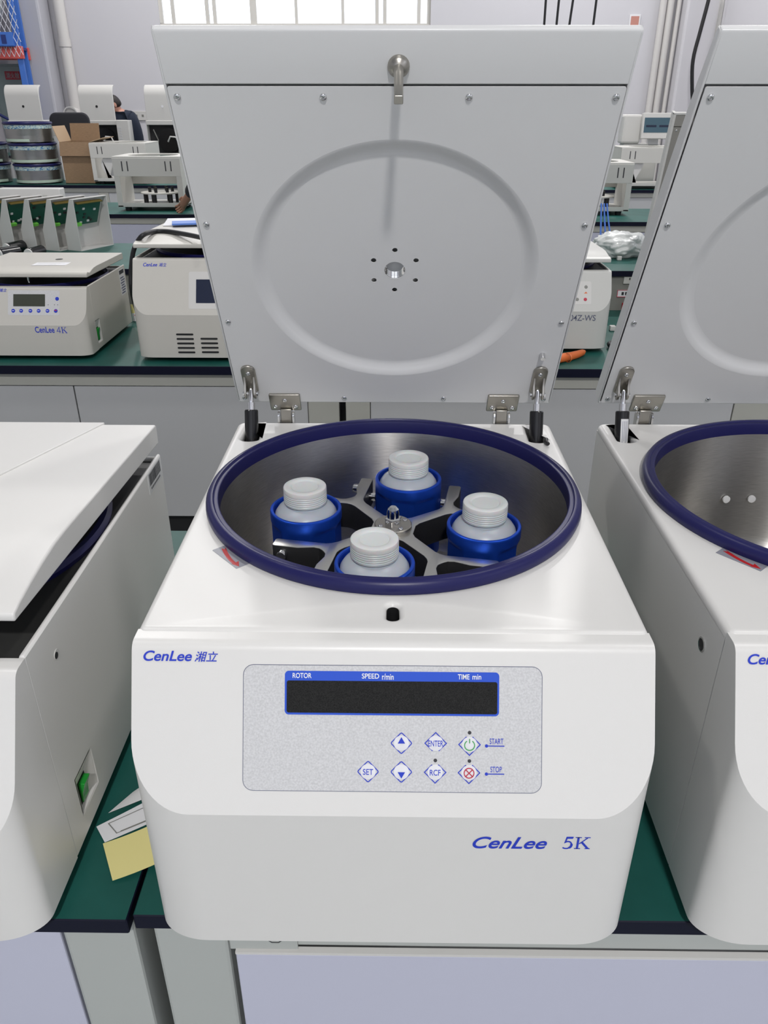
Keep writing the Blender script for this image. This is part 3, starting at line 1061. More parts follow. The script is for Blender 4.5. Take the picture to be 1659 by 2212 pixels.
    up = [(x, y + .0026 - .0008 * i / n) for i, (x, y) in enumerate(cen)]
    dn = [(x, y - .0022 + .0004 * i / n) for i, (x, y) in enumerate(cen)]
    poly = dn + [(.0125, -.0068), (.0222, -.0034), (.0130, .0018)] + up[::-1] + [(-.0165, .0034)]
    G().prism(poly, .0001, .0003).build('arrow', 'arrow_red', st, smooth=0)
    # lettering and keypad
    control_panel_5k(t, T)
    fr = face_frame(T)
    text('brand_lettering', 'CenLee', 'ink_blue', t, (-.2147, -.1728, -.0158, -.0068), shear=.24, bold=.018, loc=fr, rot=FACE_ROT)
    xiang_li('brand_lettering', 'ink_blue', t, (-.1705, -.1503, -.0162, -.0072), .25, fr, FACE_ROT)
    text('model_lettering', 'CenLee', 'ink_blue', t, (.0712, .1362, T - .1712, T - .1565), shear=.35, bold=.012, loc=(0, -.088, 0), rot=(pi / 2, 0, 0))
    five_k(t, 'ink_blue', .1496, .1739, T - .1706, T - .1560, (0, -.088, 0), (pi / 2, 0, 0))
    feet(t, W, D)
    if side_port:
        y, z = side_port
        sp = G().lathe([(.0075, 0), (.0075, .0008), (.006, .001), (.006, 0)], 20).build('side_port', 'chrome', t, (-h, y, z), (0, -pi / 2, 0))
        G().lathe([(0, .0004), (.006, .0004), (.006, 0)], 20).build('port_hole', 'toe_black', sp)
    return t


main = centrifuge_5k('centrifuge', 'open-lid centrifuge holding four capped bottles in blue buckets', (0, 0, BENCH))
twin = centrifuge_5k('centrifuge', 'open-lid centrifuge with an empty steel bowl', (.519, .002, BENCH), sticker=True, side_port=(.0396, .32 - .0456))

# ---------------------------------------------------------------- rotor, buckets, bottles
ROT_A = radians(79.5)
RZT = BENCH + .32 - .046


def rotor():
    t = thing('swing_out_rotor', 'four-armed milled metal rotor with black cast sides inside the bowl', 'rotor', (BOWL_C[0], BOWL_C[1], RZT), ROT_A)
    q = [(0, 0), (.0262, .010), (.0300, .0175), (.0580, .0465), (.0640, .0505), (.0700, .0525), (.1290, .0525), (.1310, .0545), (.1310, .0665), (.1290, .0685), (.1000, .0685), (.0920, .0665), (.0820, .0640), (.0750, .0650), (.0710, .0680)]
    pts = []
    for k in range(4):
        c, s = cos(k * pi / 2), sin(k * pi / 2)
        half = q[1:]
        mir = [(y, x) for x, y in half[::-1]]
        seq = half + mir
        pts += [(x * c - y * s, x * s + y * c) for x, y in seq]
    me = plate_mesh([pts, circle(0, 0, .012, 24)], .036, .0008, 1)
    g = G()
    vs = [v.co + Vector((0, 0, -.018)) for v in me.vertices]
    for p_ in me.polygons:
        g.add([vs[i] for i in p_.vertices], [tuple(range(len(p_.vertices)))], 0 if (p_.normal.z > .35) else 1)
    body = g.build('rotor_body', ['milled', 'cast_black'], t, smooth=25)
    G().lathe([(0, .006), (.0215, .006), (.0228, .005), (.0228, 0), (0, 0)], 40).build('hub_disc', 'bracket_steel', t)
    for a in (.5, 2.2, 3.9, 5.4):
        screw(t, (.0165 * cos(a), .0165 * sin(a), .0058), .003, .0016, name='hub_screw')
    nut = G().lathe([(.0105, .006), (.0105, .0135), (.0085, .0145), (0, .0145)], 6).build('cap_nut', 'chrome', t, smooth=0, bevel=.0006)
    G().lathe([(.0074, .0140), (.0076, .021), (.0066, .0255), (.0040, .0282), (0, .0290)], 24).build('nut_dome', 'chrome', nut)
    G().lathe([(0, -.09), (.026, -.09), (.022, -.05), (.022, -.036)], 24).build('shaft', 'cast_black', t)
    for k in range(4):
        for e in (-1, 1):
            pv = G().tube([(.1090, e * .0535, -.016), (.1090, e * .0445, -.016)], .0055, 14)
            o = pv.build('trunnion', 'chrome', t, rot=(0, 0, k * pi / 2))
        G().lathe([(0, .002), (.0055, .002), (.0062, 0), (.0062, -.01)], 16).build('lock_bolt', 'chrome', t, loc=(.118 * cos(k * pi / 2) - .075 * sin(k * pi / 2), .118 * sin(k * pi / 2) + .075 * cos(k * pi / 2), -.010), rot=(-pi / 2, 0, k * pi / 2))
    return t


rotor()


def bucket(label, ang, k):
    cx, cy = BOWL_C[0] + .109 * cos(ang), BOWL_C[1] + .109 * sin(ang)
    zt = BENCH + .32 - .029
    t = thing('rotor_bucket', label, 'bucket', (cx, cy, zt - .105), ang, 'blue rotor buckets')
    R, N, RI = .0438, 144, .0413
    zs = [0, .03, .050, .060, .066, .070, .0735, .0760, .0780, .0800, .0815, .0830, .0845, .0860, .0875, .0890, .0905, .0920, .0950, .1000, .1030, .1044, .105]
    vs, fs = [], []
    for z in zs:
        zr = .105 - z
        for i in range(N):
            a = 2 * pi * i / N
            r = R - (.0012 if z > .1045 else .0004 if z > .103 else 0)
            # below the rim band the body is milled to flats; a curved shield stays on each trunnion side
            if zr > .0125:
                phi = math.degrees(math.asin(min(1, abs(cos(a)))))
                rf = R
                for fn in (50.0, 90.0):
                    rf = min(rf, .0401 / max(.2, cos(radians(phi - fn))))
                t_ = min(1, max(0, (zr - .0125) / .0075))
                t_ = t_ * t_ * (3 - 2 * t_)
                r = r * (1 - t_) + min(r, rf) * t_
            vs.append((r * cos(a), r * sin(a), z))
    for j in range(len(zs) - 1):
        for i in range(N):
            i2 = (i + 1) % N
            fs.append((j * N + i, j * N + i2, (j + 1) * N + i2, (j + 1) * N + i))
    g = G().add(vs, fs)
    top = (len(zs) - 1) * N
    # inner wall
    g2 = [(.0400, .105), (.0394, .1035), (.0394, .012), (0, .012)]
    g.lathe([(R - .0012, .105)] + g2, N)
    g.add([(R * cos(2 * pi * i / N), R * sin(2 * pi * i / N), 0) for i in range(N)], [tuple(range(N))[::-1]])
    g.build('bucket_body', 'anodised_blue', t, smooth=14)
    for e in (-1, 1):
        lug = G().prism([(-.0125, .030), (.0125, .030), (.0125, .050), (.0095, .0575), (-.0095, .0575), (-.0125, .050)], R - .0035, R + .0022, 'y')
        lug.build('trunnion_lug', 'anodised_blue', t, rot=(0, 0, 0 if e > 0 else pi), bevel=.0008)
    # bottle
    b = thing('bottle', label.replace('blue anodised bucket', 'capped translucent bottle in the blue bucket'), 'bottle', (cx, cy, zt - .105 + .0121), ang * 2.3, 'bottles in the rotor buckets')
    bb = G().lathe([(0, 0), (.036, 0), (.0385, .003), (.0388, .080), (.0375, .0872), (.034, .0925), (.0285, .0965), (.0245, .0985), (.0235, .1005), (.0238, .104), (.0238, .118), (.0215, .118), (.0215, .104), (0, .104)], 48)
    bb.build('bottle_body', 'bottle_plastic', b)
    pr = [(.0238, .1015), (.0258, .1015), (.0262, .1025)]
    for i in range(5):
        z = .1040 + i * .0026
        pr += [(.0262, z), (.0257, z + .0007), (.0262, z + .0014)]
    pr += [(.0262, .1200), (.0256, .1215), (.0242, .1222), (.0180, .1222), (.0165, .1212), (.0158, .1204), (.0090, .1201), (0, .1200)]
    G().lathe(pr, 48).build('cap', 'cap_plastic', b, smooth=35)
    return t


for k, nm in enumerate(('facing the raised lid', 'facing the closed-lid centrifuge', 'nearest the keypad', 'facing the empty-bowl centrifuge')):
    bucket('blue anodised bucket ' + nm, ROT_A + k * pi / 2, k)


# ---------------------------------------------------------------- closed-lid models
def closed_lid(t, W, D, T, g0, g1, th=.029, tip=.009, curve=.10, mat='white_paint', front=0.0):
    L = D - front
    y = lambda s: -s
    top = [(0, th - .004), (.004, th), (L - curve - .03, th), (L - curve, th - .0015), (L - curve * .7, th - .0055), (L - curve * .4, th - .0105), (L - curve * .15, tip + .004), (L - .002, tip), (L, tip - .002)]
    prof = [(0, 0)] + top + [(L, .001), (L - .002, 0)]
    g = G().prism([(-s, z) for s, z in prof], -W / 2, W / 2, 'x')
    a = -atan2(g1 - g0, L)
    return g.build('lid', mat, t, (0, D, T + g0), (a, 0, 0), smooth=22, bevel=.003, seg=3, bang=35)


def closed_centrifuge(name, label, loc, W, D, T, P, mat, g0, g1, th=.029, tip=.009, curve=.10, Rx=.05, Ry=.030, rot=0, pocket=None):
    t = thing(name, label, 'centrifuge', loc, rot)
    h = W / 2
    g = G()
    g.box(-h, -h + .006, .0005, D, .015, T)
    if pocket:
        y0, y1, z0, z1 = pocket
        g.mesh(plate_mesh([[(.0005, .015), (D, .015), (D, T), (.0005, T)], [(y0, z0), (y0, z1), (y1, z1), (y1, z0)]], .006), mat=T3(h - .003, 0, 0) @ Matrix(((0, 0, 1, 0), (1, 0, 0, 0), (0, 1, 0, 0), (0, 0, 0, 1))))
    else:
        g.box(h - .006, h, .0005, D, .015, T)
    g.box(-h + .006, h - .006, D - .006, D, .015, T - .004)
    g.box(-h + .006, h - .006, .001, D - .006, .015, .020)
    g.build('housing', mat, t, smooth=25, bevel=.0025, seg=2, bang=40)
    G().box(-h + .0055, h - .0055, .0005, D - .0055, T - .035, T - .010).build('deck', 'deck_dark', t, smooth=0)
    G().lathe([(.215 * W / .45, 0), (.2165 * W / .45, .006), (.212 * W / .45, .011), (.205 * W / .45, .010), (.202 * W / .45, 0)], 72).build('rim_gasket', 'navy_rubber', t, (0, D * .52, T - .0102))
    front_cover(t, W, T, P=P, Rx=Rx, Ry=Ry, mat=mat)
    lid = closed_lid(t, W, D, T, g0, g1, th, tip, curve, mat)
    for s in (-1, 1):
        G().box(s * h * .55 - .02, s * h * .55 + .02, D - .030, D - .008, T - .010, T + g0 + .001).build('hinge_dark_pad', 'cast_black', t, smooth=0)
    G().tube([(0, .03, T - .012), (0, .03, T + g1 - .001)], .004, 10).build('latch_pin', 'chrome', t)
    feet(t, W, D)
    return t, lid


def side_switch(t, W, y0, y1, z0, z1):
    """green rocker at the foot of a funnel-shaped pocket in the right side wall (the wall has the opening)"""
    h = W / 2
    d = .005
    iy0, iy1, iz0, iz1 = y0 + .009, y0 + .030, z0 + (z1 - z0) * .05, z0 + (z1 - z0) * .68
    o_ = [(h - .0005, y0, z0), (h - .0005, y1, z0), (h - .0005, y1, z1), (h - .0005, y0, z1)]
    i_ = [(h - d, iy0, iz0), (h - d, iy1, iz0), (h - d, iy1, iz1), (h - d, iy0, iz1)]
    k = G().add(o_ + i_, [(j, (j + 1) % 4, 4 + (j + 1) % 4, 4 + j) for j in range(4)]).build('switch_pocket', 'bright_paint', t, smooth=0)
    G().box(h - d - .004, h - d, iy0 - .001, iy1 + .001, iz0 - .001, iz1 + .001).build('switch_frame', 'toe_black', k, smooth=0)
    zm = (iz0 + iz1) / 2
    prof = [(h - d, iz0 + .002), (h - d + .002, iz0 + .002), (h - d + .003, zm), (h - d + .0075, iz1 - .002), (h - d, iz1 - .002)]
    G().prism(prof, iy0 + .0025, iy1 - .0025, 'y').build('rocker', 'green_switch', k, bevel=.0006)
    return k


left, llid = closed_centrifuge('centrifuge', 'closed-lid centrifuge with a barcode sticker and green side switch, standing on the near bench', (-.56, .003, BENCH), .45, .464, .284, .095, 'white_paint', .016, .0375, pocket=(.0328, .0778, .0440, .0940))
side_switch(left, .45, .0328, .0778, .0440, .0940)
# raised middle field on the lid
mid = [(.1526, -.001), (.0932, -.196), (.045, -.30), (0, -.33), (-.045, -.30), (-.0932, -.196), (-.1526, -.001)]
G().prism(mid, .0275, .0312).build('raised_field', 'white_paint', llid, bevel=.0012)
st = plate('barcode_sticker', [rrect(.398, .4635, .2515, .2815, .0005)], .0004, 'sticker_white', left, (.2252, -.003, 0), (pi / 2, 0, pi / 2))
xx = .404
random.seed(3)
while xx < .456:
    wd = random.choice((.0005, .0008, .0012))
    G().box(xx, xx + wd, .262, .279, .0001, .0004).build('barcode_bar', 'ink_dark', st, smooth=0)
    xx += wd + random.choice((.0009, .0014))
for k in range(10):
    G().box(.408 + k * .0045, .4105 + k * .0045, .2555, .2585, .0001, .0004).build('printed_mark', 'ink_dark', st, smooth=0)
G().lathe([(.0055, 0), (.0055, .0006), (0, .0006)], 18).build('side_port', 'bright_paint', left, (.225, .0557, .284 - .041), (0, pi / 2, 0))
G().lathe([(.0036, 0), (.0036, .0009), (0, .0009)], 14).build('port_hole', 'toe_black', left, (.225, .0538, .284 - .041), (0, pi / 2, 0))

# small model on the island behind
k4, l4 = closed_centrifuge('centrifuge', 'small closed centrifuge with a row of round blue keys and a green side switch', (-1.165, 1.94, BENCH), .40, .365, .22, .075, 'beige_paint', .019, .0245, th=.022, tip=.012, curve=.07, Rx=.04, Ry=.025, pocket=(-.001 + .005, .044, .035, .105))
side_switch(k4, .40, .004, .044, .035, .105)
fr = face_frame(.22)
pn = plate('control_panel', [rrect(-.047, .116, -.088, -.0095, .006)], .0008, 'panel_film', k4, fr, FACE_ROT)
plate('display_window', [rrect(-.030, .070, -.060, -.022, .001)], .0006, 'lcd', pn, (0, 0, .0006))
for k, x in enumerate((-.030, -.005, .024, .050, .078, .104)):
    b = G().lathe([(.006, .0004), (.0055, .0016), (0, .002)], 18).build('key', 'ink_blue', pn, (x, -.074, 0))
    if k == 5:
        G().prism([(-.0035, 0), (.0035, 0), (.003, .003), (-.003, .003)], .0016, .0024).build('key_symbol', 'ink_red', b, smooth=0)
    else:
        G().box(-.003, .003, -.0007, .0007, .0016, .0024).build('key_symbol', 'ink_white', b, smooth=0)
G().lathe([(.006, .0004), (.0055, .0016), (0, .002)], 18).build('key', 'ink_blue', pn, (.108, -.036, 0))
for x in (.080, .100, .110):
    G().lathe([(.0012, .0004), (.0012, .001), (0, .001)], 8).build('indicator', 'ink_dark', pn, (x, -.055, 0))
text('brand_lettering', 'CenLee', 'ink_blue', k4, (-.128, -.078, -.0145, -.004), shear=.25, bold=.02, loc=fr, rot=FACE_ROT)
xiang_li('brand_lettering', 'ink_blue', k4, (-.075, -.051, -.0150, -.0040), .2, fr, FACE_ROT)
text('model_lettering', 'CenLee', 'ink_blue', k4, (.036, .097, .089, .108), bold=.012, loc=(0, -.075, 0), rot=(pi / 2, 0, 0))
five_k(k4, 'ink_blue', .104, .137, .088, .107, (0, -.075, 0), (pi / 2, 0, 0), first='4')
# sight hole and paper label on its lid
G().lathe([(.012, 0), (.012, .0006), (0, .0006)], 18).build('sight_hole', 'toe_black', l4, (.035, -.155, .0222))
lb = plate('paper_label', [rrect(-.055, .055, -.028, .028, .001)], .0005, 'paper', l4, (.045, -.248, .0223), (0, 0, .06))
for k in range(3):
    G().box(-.045, .02 + .01 * k, -.016 + k * .013, -.011 + k * .013, .0002, .0005).build('printed_line', 'sticker_white', lb, smooth=0)
sd = plate('rating_sticker', [rrect(.295, .350, .125, .212, .001)], .0005, 'sticker_white', k4, (.2002, 0, 0), (pi / 2, 0, pi / 2))
for k in range(7):
    G().box(.300 + (k % 2) * .006, .338 + (k % 3) * .004, .130 + k * .0085, .1345 + k * .0085, .0002, .0005).build('printed_line', 'ink_grey', sd, smooth=0)
G().box(.299, .346, .196, .209, .0002, .0005).build('printed_block', 'ink_dark', sd, smooth=0)

# touch-screen model beside it
ts, tl = closed_centrifuge('centrifuge', 'closed grey-white centrifuge with a dark touch screen and front vent slots', (-.585, 1.95, BENCH), .45, .47, .306, .10, 'beige_paint', .020, .026, th=.03, tip=.012, curve=.09)
fr = face_frame(.306)
pn = plate('control_panel', [rrect(-.050, .085, -.155, -.040, .006)], .001, 'bright_paint', ts, fr, FACE_ROT)
plate('touch_screen', [rrect(-.027, .066, -.137, -.064, .001)], .0006, 'screen_blue', pn, (0, 0, .0008))
text('brand_lettering', 'CenLee', 'ink_blue', ts, (-.192, -.148, -.024, -.013), shear=.25, bold=.02, loc=fr, rot=FACE_ROT)
xiang_li('brand_lettering', 'ink_blue', ts, (-.143, -.119, -.0245, -.013), .2, fr, FACE_ROT)
for (x0, x1, n, zt_) in ((-.096, -.042, 5, .0895), (-.021, .033, 4, .076)):
    for k in range(n):
        G().prism(rrect(x0, x1, zt_ - k * .0143 - .0028, zt_ - k * .0143 + .0028, .0027, 4), -.1012, -.0995, 'y').build('vent_slot', 'toe_black', ts, smooth=0)

# keypad model on the right island
ws, wl = closed_centrifuge('centrifuge', 'closed centrifuge with a white keypad and dark serif model lettering', (.475, 2.05, BENCH), .45, .40, .255, .08, 'grey_paint', .016, .020, th=.026, tip=.012, curve=.08)
fr = face_frame(.255)
pn = plate('control_panel', [rrect(-.09, .160, -.108, -.034, .006)], .0008, 'bright_paint', ws, fr, FACE_ROT)
plate('display_window', [rrect(-.07, .07, -.075, -.045, .001)], .0006, 'display_black', pn, (0, 0, .0006))
for x, y, m_ in ((.143, -.052, 'socket_grey'), (.115, -.052, 'socket_grey'), (.115, -.092, 'socket_grey'), (.141, -.092, 'ink_red')):
    G().lathe([(.0055, .0004), (.005, .0014), (0, .0018)], 16).build('key', m_, pn, (x, y, 0))
G().prism([(.136, -.073), (.148, -.073), (.143, -.067)], .0004, .0008).build('warning_mark', 'orange_rubber', pn, smooth=0)
text('model_lettering', '04Z-WS', 'ink_grey', ws, (.094, .177, .255 - .148, .255 - .129), bold=.006, loc=(0, -.08, 0), rot=(pi / 2, 0, 0))

# another open lid, standing up behind the empty-bowl machine
ot = thing('centrifuge', 'open-lid centrifuge standing on the island behind the empty-bowl machine', 'centrifuge', (1.165, 2.02, BENCH))
g = G()
g.mesh(plate_mesh([rrect(-.225, .225, -.003, .48, .01), circle(0, .25, .2, 64)], .014, .005), mat=T3(0, 0, .244))
g.box(-.225, -.221, .001, .475, .015, .243).box(.221, .225, .001, .475, .015, .243).box(-.222, .222, .470, .476, .015, .243)
g.build('housing', 'grey_paint', ot)
G().lathe([(.2, .25), (.199, .10), (.19, .09), (0, .09)], 48).build('bowl', 'steel', ot, (0, .25, 0))
G().lathe([(.206, .25), (.208, .258), (.203, .263), (.197, .262), (.196, .248)], 64).build('rim_gasket', 'navy_rubber', ot, (0, .25, 0))
front_cover(ot, .45, .252, P=.08)
lid_assembly(ot, .45, .43, (0, .485, .285), radians(104), detail=False, full=False, pmat='taupe_paint', smat='taupe_paint')  # plate and shell toned darker than the other open lids
for s in (-1, 1):
    G().tube([(s * .19, .44, .20), (s * .19, .470, .315)], .008, 10).build('gas_strut', 'black_gloss', ot)
    G().box(s * .15 - .015, s * .15 + .015, .478, .49, .22, .30).build('hinge', 'bracket_steel', ot, bevel=.001)
ol = [c for c in ot.children if c.name.startswith('lid')][0]
G().box(-.2265, -.217, -.0005, .431, -.026, .003).build('lid_edge', 'bright_paint', ol, smooth=0, bevel=.002)
G().box(-.2265, .2265, .424, .4315, -.010, .003).build('lid_edge', 'bright_paint', ol, smooth=0, bevel=.002)
for x, y in ((-.205, .375), (.205, .375), (-.07, .375), (.07, .375), (-.205, .24), (.205, .24), (-.205, .11), (.205, .11), (-.205, .012), (.205, .012)):
    screw(ol, (x, y, .0014))
feet(ot, .45, .48)

# ================================================================== THINGS ON THE NEAR BENCH
def curled_sheet(name, label, cat, corners, mat, nu=10, nv=6, lift=None, th=.0004):
    """sheet through four ground corners, raised by lift(u,v)"""
    a, b, c, d = [Vector((*p_, 0)) for p_ in corners]
    vs = []
    for lay in (0, 1):
        for j in range(nv + 1):
            for i in range(nu + 1):
                u, v = i / nu, j / nv
                p_ = (a * (1 - u) + b * u) * (1 - v) + (d * (1 - u) + c * u) * v
                vs.append((p_.x, p_.y, lift(u, v) + lay * th))
    n = (nu + 1) * (nv + 1)
    fs = []
    for j in range(nv):
        for i in range(nu):
            q = [j * (nu + 1) + i, j * (nu + 1) + i + 1, (j + 1) * (nu + 1) + i + 1, (j + 1) * (nu + 1) + i]
            fs.append(tuple(q[::-1]))
            fs.append(tuple(x + n for x in q))
    ring = [i for i in range(nu + 1)] + [(j + 1) * (nu + 1) - 1 for j in range(1, nv + 1)] + [nv * (nu + 1) + i for i in range(nu - 1, -1, -1)] + [j * (nu + 1) for j in range(nv - 1, 0, -1)]
    for p_, q in zip(ring, ring[1:] + ring[:1]):
        fs.append((p_, q, q + n, p_ + n))
    o = G().add(vs, fs).build(name, mat, smooth=50)
    return tag(o, label, cat)


zb = BENCH + .0008
yn = curled_sheet('sticky_note', 'curled yellow sticky note tucked under the open machine', 'note', [(-.2943, -.0145), (-.225, .012), (-.252, .062), (-.320, .0317)], 'yellow_paper',
                  lift=lambda u, v: zb + .0008 + .010 * u * u + .004 * (1 - v) * u)
wl_ = curled_sheet('label_backing', 'white label sheet with printed outlines beside the yellow note', 'label', [(-.3185, .0335), (-.228, .088), (-.252, .118), (-.335, .0545)], 'paper',
                   lift=lambda u, v: zb + .0006 + .004 * u * u)
strokes('printed_outline', [[(-.3085, .0445), (-.248, .0805), (-.262, .0985), (-.322, .0575), (-.3085, .0445)], [(-.305, .0475), (-.262, .0735)]], .0008, 'socket_grey', wl_, z=zb + .0026)
curled_sheet('silver_liner', 'curled glossy silver liner behind the white label sheet', 'liner', [(-.3255, .0700), (-.262, .105), (-.262, .135), (-.3065, .1010)], 'sticker_white',
             lift=lambda u, v: zb + .0052 + .010 * v * u + .003 * u)

# ================================================================== THINGS ON THE ISLAND BEHIND
SH = BENCH + .155
# moulded front covers with circuit boards, standing in a row on the shelf
def front_shell(label, loc, rz):
    """cover stood on end wall side by side: local X runs away along it, opening towards -Y"""
    t = thing('front_shell', label, 'machine cover', loc, rz, 'front covers with circuit boards on the shelf')
    L, H, B, C = .20, .212, .078, .022            # length, height, depth at foot, depth at top
    wall = [(0, 0), (-B, 0), (-B, .085), (-C, H), (0, H)]
    for x0 in (0, L - .003):
        G().prism([(-y, z) for y, z in wall], x0, x0 + .003, 'x').build('end_wall', 'bright_paint' if x0 else 'grey_paint', t, smooth=0, bevel=.0008)  # near end wall coloured greyer to hold its shade, far one stays bright
    G().box(.003, L - .003, 0, C, H - .003, H).build('top_strip', 'bright_paint', t, smooth=0)
    G().box(.003, L - .003, 0.0, B, 0, .003).build('bottom_lip', 'bright_paint', t, smooth=0)
    G().prism([(B, .003), (B, .085), (C, H - .003), (C - .003, H - .003), (B - .003, .085), (B - .003, .003)], .003, L - .003, 'x').build('face', 'bright_paint', t, smooth=0)
    ang = atan2(H - .085, -(B - C))
    pb = G().box(-.075, .075, -.052, .052, -.0008, .0008).build('circuit_board', 'pcb', t, (L * .48, B * .60 - .016, .148), (ang, 0, 0), smooth=0)
    random.seed(int(loc[0] * 1000))
    for k in range(9):
        x, y = random.uniform(-.06, .06), random.uniform(-.045, .035)
        G().box(x - .006, x + .006, y - .004, y + .004, .0008, .004).build('component', random.choice(('chip', 'sticker_white', 'chip')), pb, smooth=0)
    G().box(-.068, -.030, -.052, -.040, .0008, .012).build('terminal_block', 'terminal_green', pb, smooth=0)
    G().box(-.074, .074, .050, .054, -.004, .012).build('board_bracket', 'bronze', pb, smooth=0)
    return t


SHELL_RZ = radians(65)
for k in range(6):
    px = 176 - k * 47
    p0 = onZ(px, 543, SH)
    nm = ('carrying a circuit board, free end of the row', 'second from the free end', 'third from the free end', 'fourth from the free end', 'fifth from the free end', 'sixth from the free end')[k]
    front_shell('white machine front cover with circuit board, ' + nm, (p0.x, p0.y, SH), SHELL_RZ)

p0 = onZ(90, 500, SH)
sp = thing('sheet_housing', 'long white sheet-metal housing lying behind the row of front covers', 'machine housing', (-1.80, 3.26, BENCH))
G().box(-.75, .28, -.03, .03, 0, .387).build('panel', 'white_paint', sp, smooth=0, bevel=.004)
G().box(.16, .22, -.033, -.030, .02, .36).build('fold', 'grey_paint', sp, smooth=0)
G().box(-.012, 0, -.035, .035, .370, .389).build('notch', 'cast_black', sp, smooth=0)

# motors lying on the shelf edge
for k, (px, py, r) in enumerate(((3, 552, .026), (20, 538, .024), (66, 548, .022))):
    p0 = onZ(px, py + 12, SH)
    lab = ('black motor with a white end cap by the shelf edge', 'black motor with a white end cap lying between two others', 'black motor with a white end cap beside the front covers')[k]
    m_ = thing('small_motor', lab, 'motor', (p0.x, max(p0.y, 2.62), SH), radians(62 + 8 * k), 'small motors on the shelf')
    g = G().lathe([(0, -.004), (r * .8, -.004), (r, 0), (r, .085), (r * .9, .088), (0, .088)], 24, mat=T3(0, 0, r) @ RY(pi / 2))
    g.build('motor_can', 'black_gloss', m_)
    G().lathe([(0, -.010), (r * .9, -.010), (r * .96, -.005), (r * .9, -.003), (0, -.003)], 24, mat=T3(0, 0, r) @ RY(pi / 2)).build('end_cap', 'bright_paint', m_)

# cable lying over the touch-screen machine
TLZ = BENCH + .306 + .0585
pts = [onZ(px, py, TLZ + .002) for px, py in ((450, 517), (425, 511), (395, 505), (362, 500), (335, 500))]
pts += [onY(px, py, 1.985) for px, py in ((312, 506), (297, 522), (287, 548), (283, 590), (284, 625))] + [onY(290, 652, 2.03), onY(299, 684, 2.10)]
cb = G().tube(smooth_path(pts), .0075, 10)
tag(cb.build('power_cable', 'black_rubber', smooth=60), 'thick black cable looping over the touch-screen centrifuge', 'cable')
# papers on its lid
tlz = BENCH + .306 + .0585
pp = onZ(395, 486, tlz)
o = tag(G().box(-.11, .13, -.05, .11, 0, .002).build('paper_sheet', 'paper', loc=(pp.x + .03, 2.30, tlz - .004), rot=(.02, 0, .15), smooth=0), 'white paper lying on the touch-screen centrifuge lid', 'paper')
o = tag(G().box(-.10, .12, -.02, .05, 0, .006).build('blue_folder', 'blue_sheet', loc=(pp.x + .06, 2.25, tlz + .0005), rot=(0, 0, .25), smooth=0, bevel=.001), 'blue folder on the white paper over the closed lid', 'folder')
p0 = onZ(293, 694, BENCH)
o = thing('test_card', 'yellow and white card standing between the two closed centrifuges', 'card', (p0.x + .012, p0.y, BENCH + .0005), .05)
G().box(-.022, .022, 0, .002, 0, .030).build('white_half', 'paper', o, smooth=0)
G().box(-.022, .022, 0, .002, .030, .062).build('yellow_half', 'yellow_paper', o, smooth=0)
G().box(-.003, .003, -.0008, 0, .004, .040).build('red_mark', 'ink_red', o, smooth=0)
G().box(-.012, .006, -.0008, 0, .020, .025).build('red_mark', 'ink_red', o, smooth=0)

# orange piece on the right island
pa, pb_ = onZ(1216, 782, BENCH), onZ(1263, 768, BENCH)
d_ = (pb_ - pa)
pts = [(pa - d_ * .5) + Vector((0, 0, .014)), pa + Vector((0, 0, .0145)), pa + d_ * .3 + Vector((0, -.006, .0140)), pa + d_ * .6 + Vector((0, -.003, .0125)), pa + d_ * .88 + Vector((0, .004, .0112)), pa + d_ * 1.0 + Vector((0, .010, .0105))]
og = thing('rubber_glove_finger', 'orange rubber finger lying on the green worktop', 'rubber finger', (0, 0, 0))
G().tube(pts, [.012, .0145, .0135, .0125, .0105, .005], 14).build('finger', 'orange_rubber', og, smooth=60)
G().lathe([(.0145, 0), (.016, .002), (.0145, .004)], 14, mat=Matrix.Translation(pa + Vector((.012, -.004, .0155))) @ Vector((0, 0, 1)).rotation_difference(d_).to_matrix().to_4x4()).build('rolled_edge', 'orange_rubber', og, smooth=60)

# crumpled plastic bag on the shelf
bp = onZ(1352, 562, SH)
bm = bmesh.new()
bmesh.ops.create_icosphere(bm, subdivisions=5, radius=1)
from mathutils import noise
for v in bm.verts:
    n_ = noise.noise(v.co * 1.9 + Vector((3, 1, 2))) * .24 + abs(noise.noise(v.co * 3.6)) * .22 + abs(noise.noise(v.co * 8.0)) * .05 - .08
    v.co = v.co * (1 + n_)
    v.co.x *= .115
    v.co.y *= .085
    v.co.z = max(v.co.z, -.75) * .058
me = bpy.data.meshes.new('plastic_bag')
bm.to_mesh(me)
bm.free()
me.materials.append(M('plastic_film'))
me.polygons.foreach_set('use_smooth', [True] * len(me.polygons))
zmin = min(v.co.z for v in me.vertices)
o = bpy.data.objects.new('plastic_bag', me)
COL.objects.link(o)
o.location = (bp.x - .01, bp.y + .09, SH - zmin + .001)
tag(o, 'crumpled translucent plastic bag on the raised shelf', 'bag')

# small loose bits near it
for k, (px, py, z_, s_, lab) in enumerate(((1394, 545, SH, .012, 'small white plug at the end of the raised shelf'), (1322, 714, BENCH, .010, 'small white cube on the worktop beside the keypad centrifuge'), (1337, 562, SH, .009, 'tiny white cube in front of the plastic bag'))):
    p0 = onZ(px, py, z_)
    tag(G().mesh(plate_mesh([rrect(-s_, s_, -s_, s_, s_ * .3)], s_ * 1.8, s_ * .25), mat=T3(0, 0, s_ * .9)).build('plastic_plug', 'bright_paint', loc=(p0.x, p0.y, z_ + .0003)), lab, 'plug')
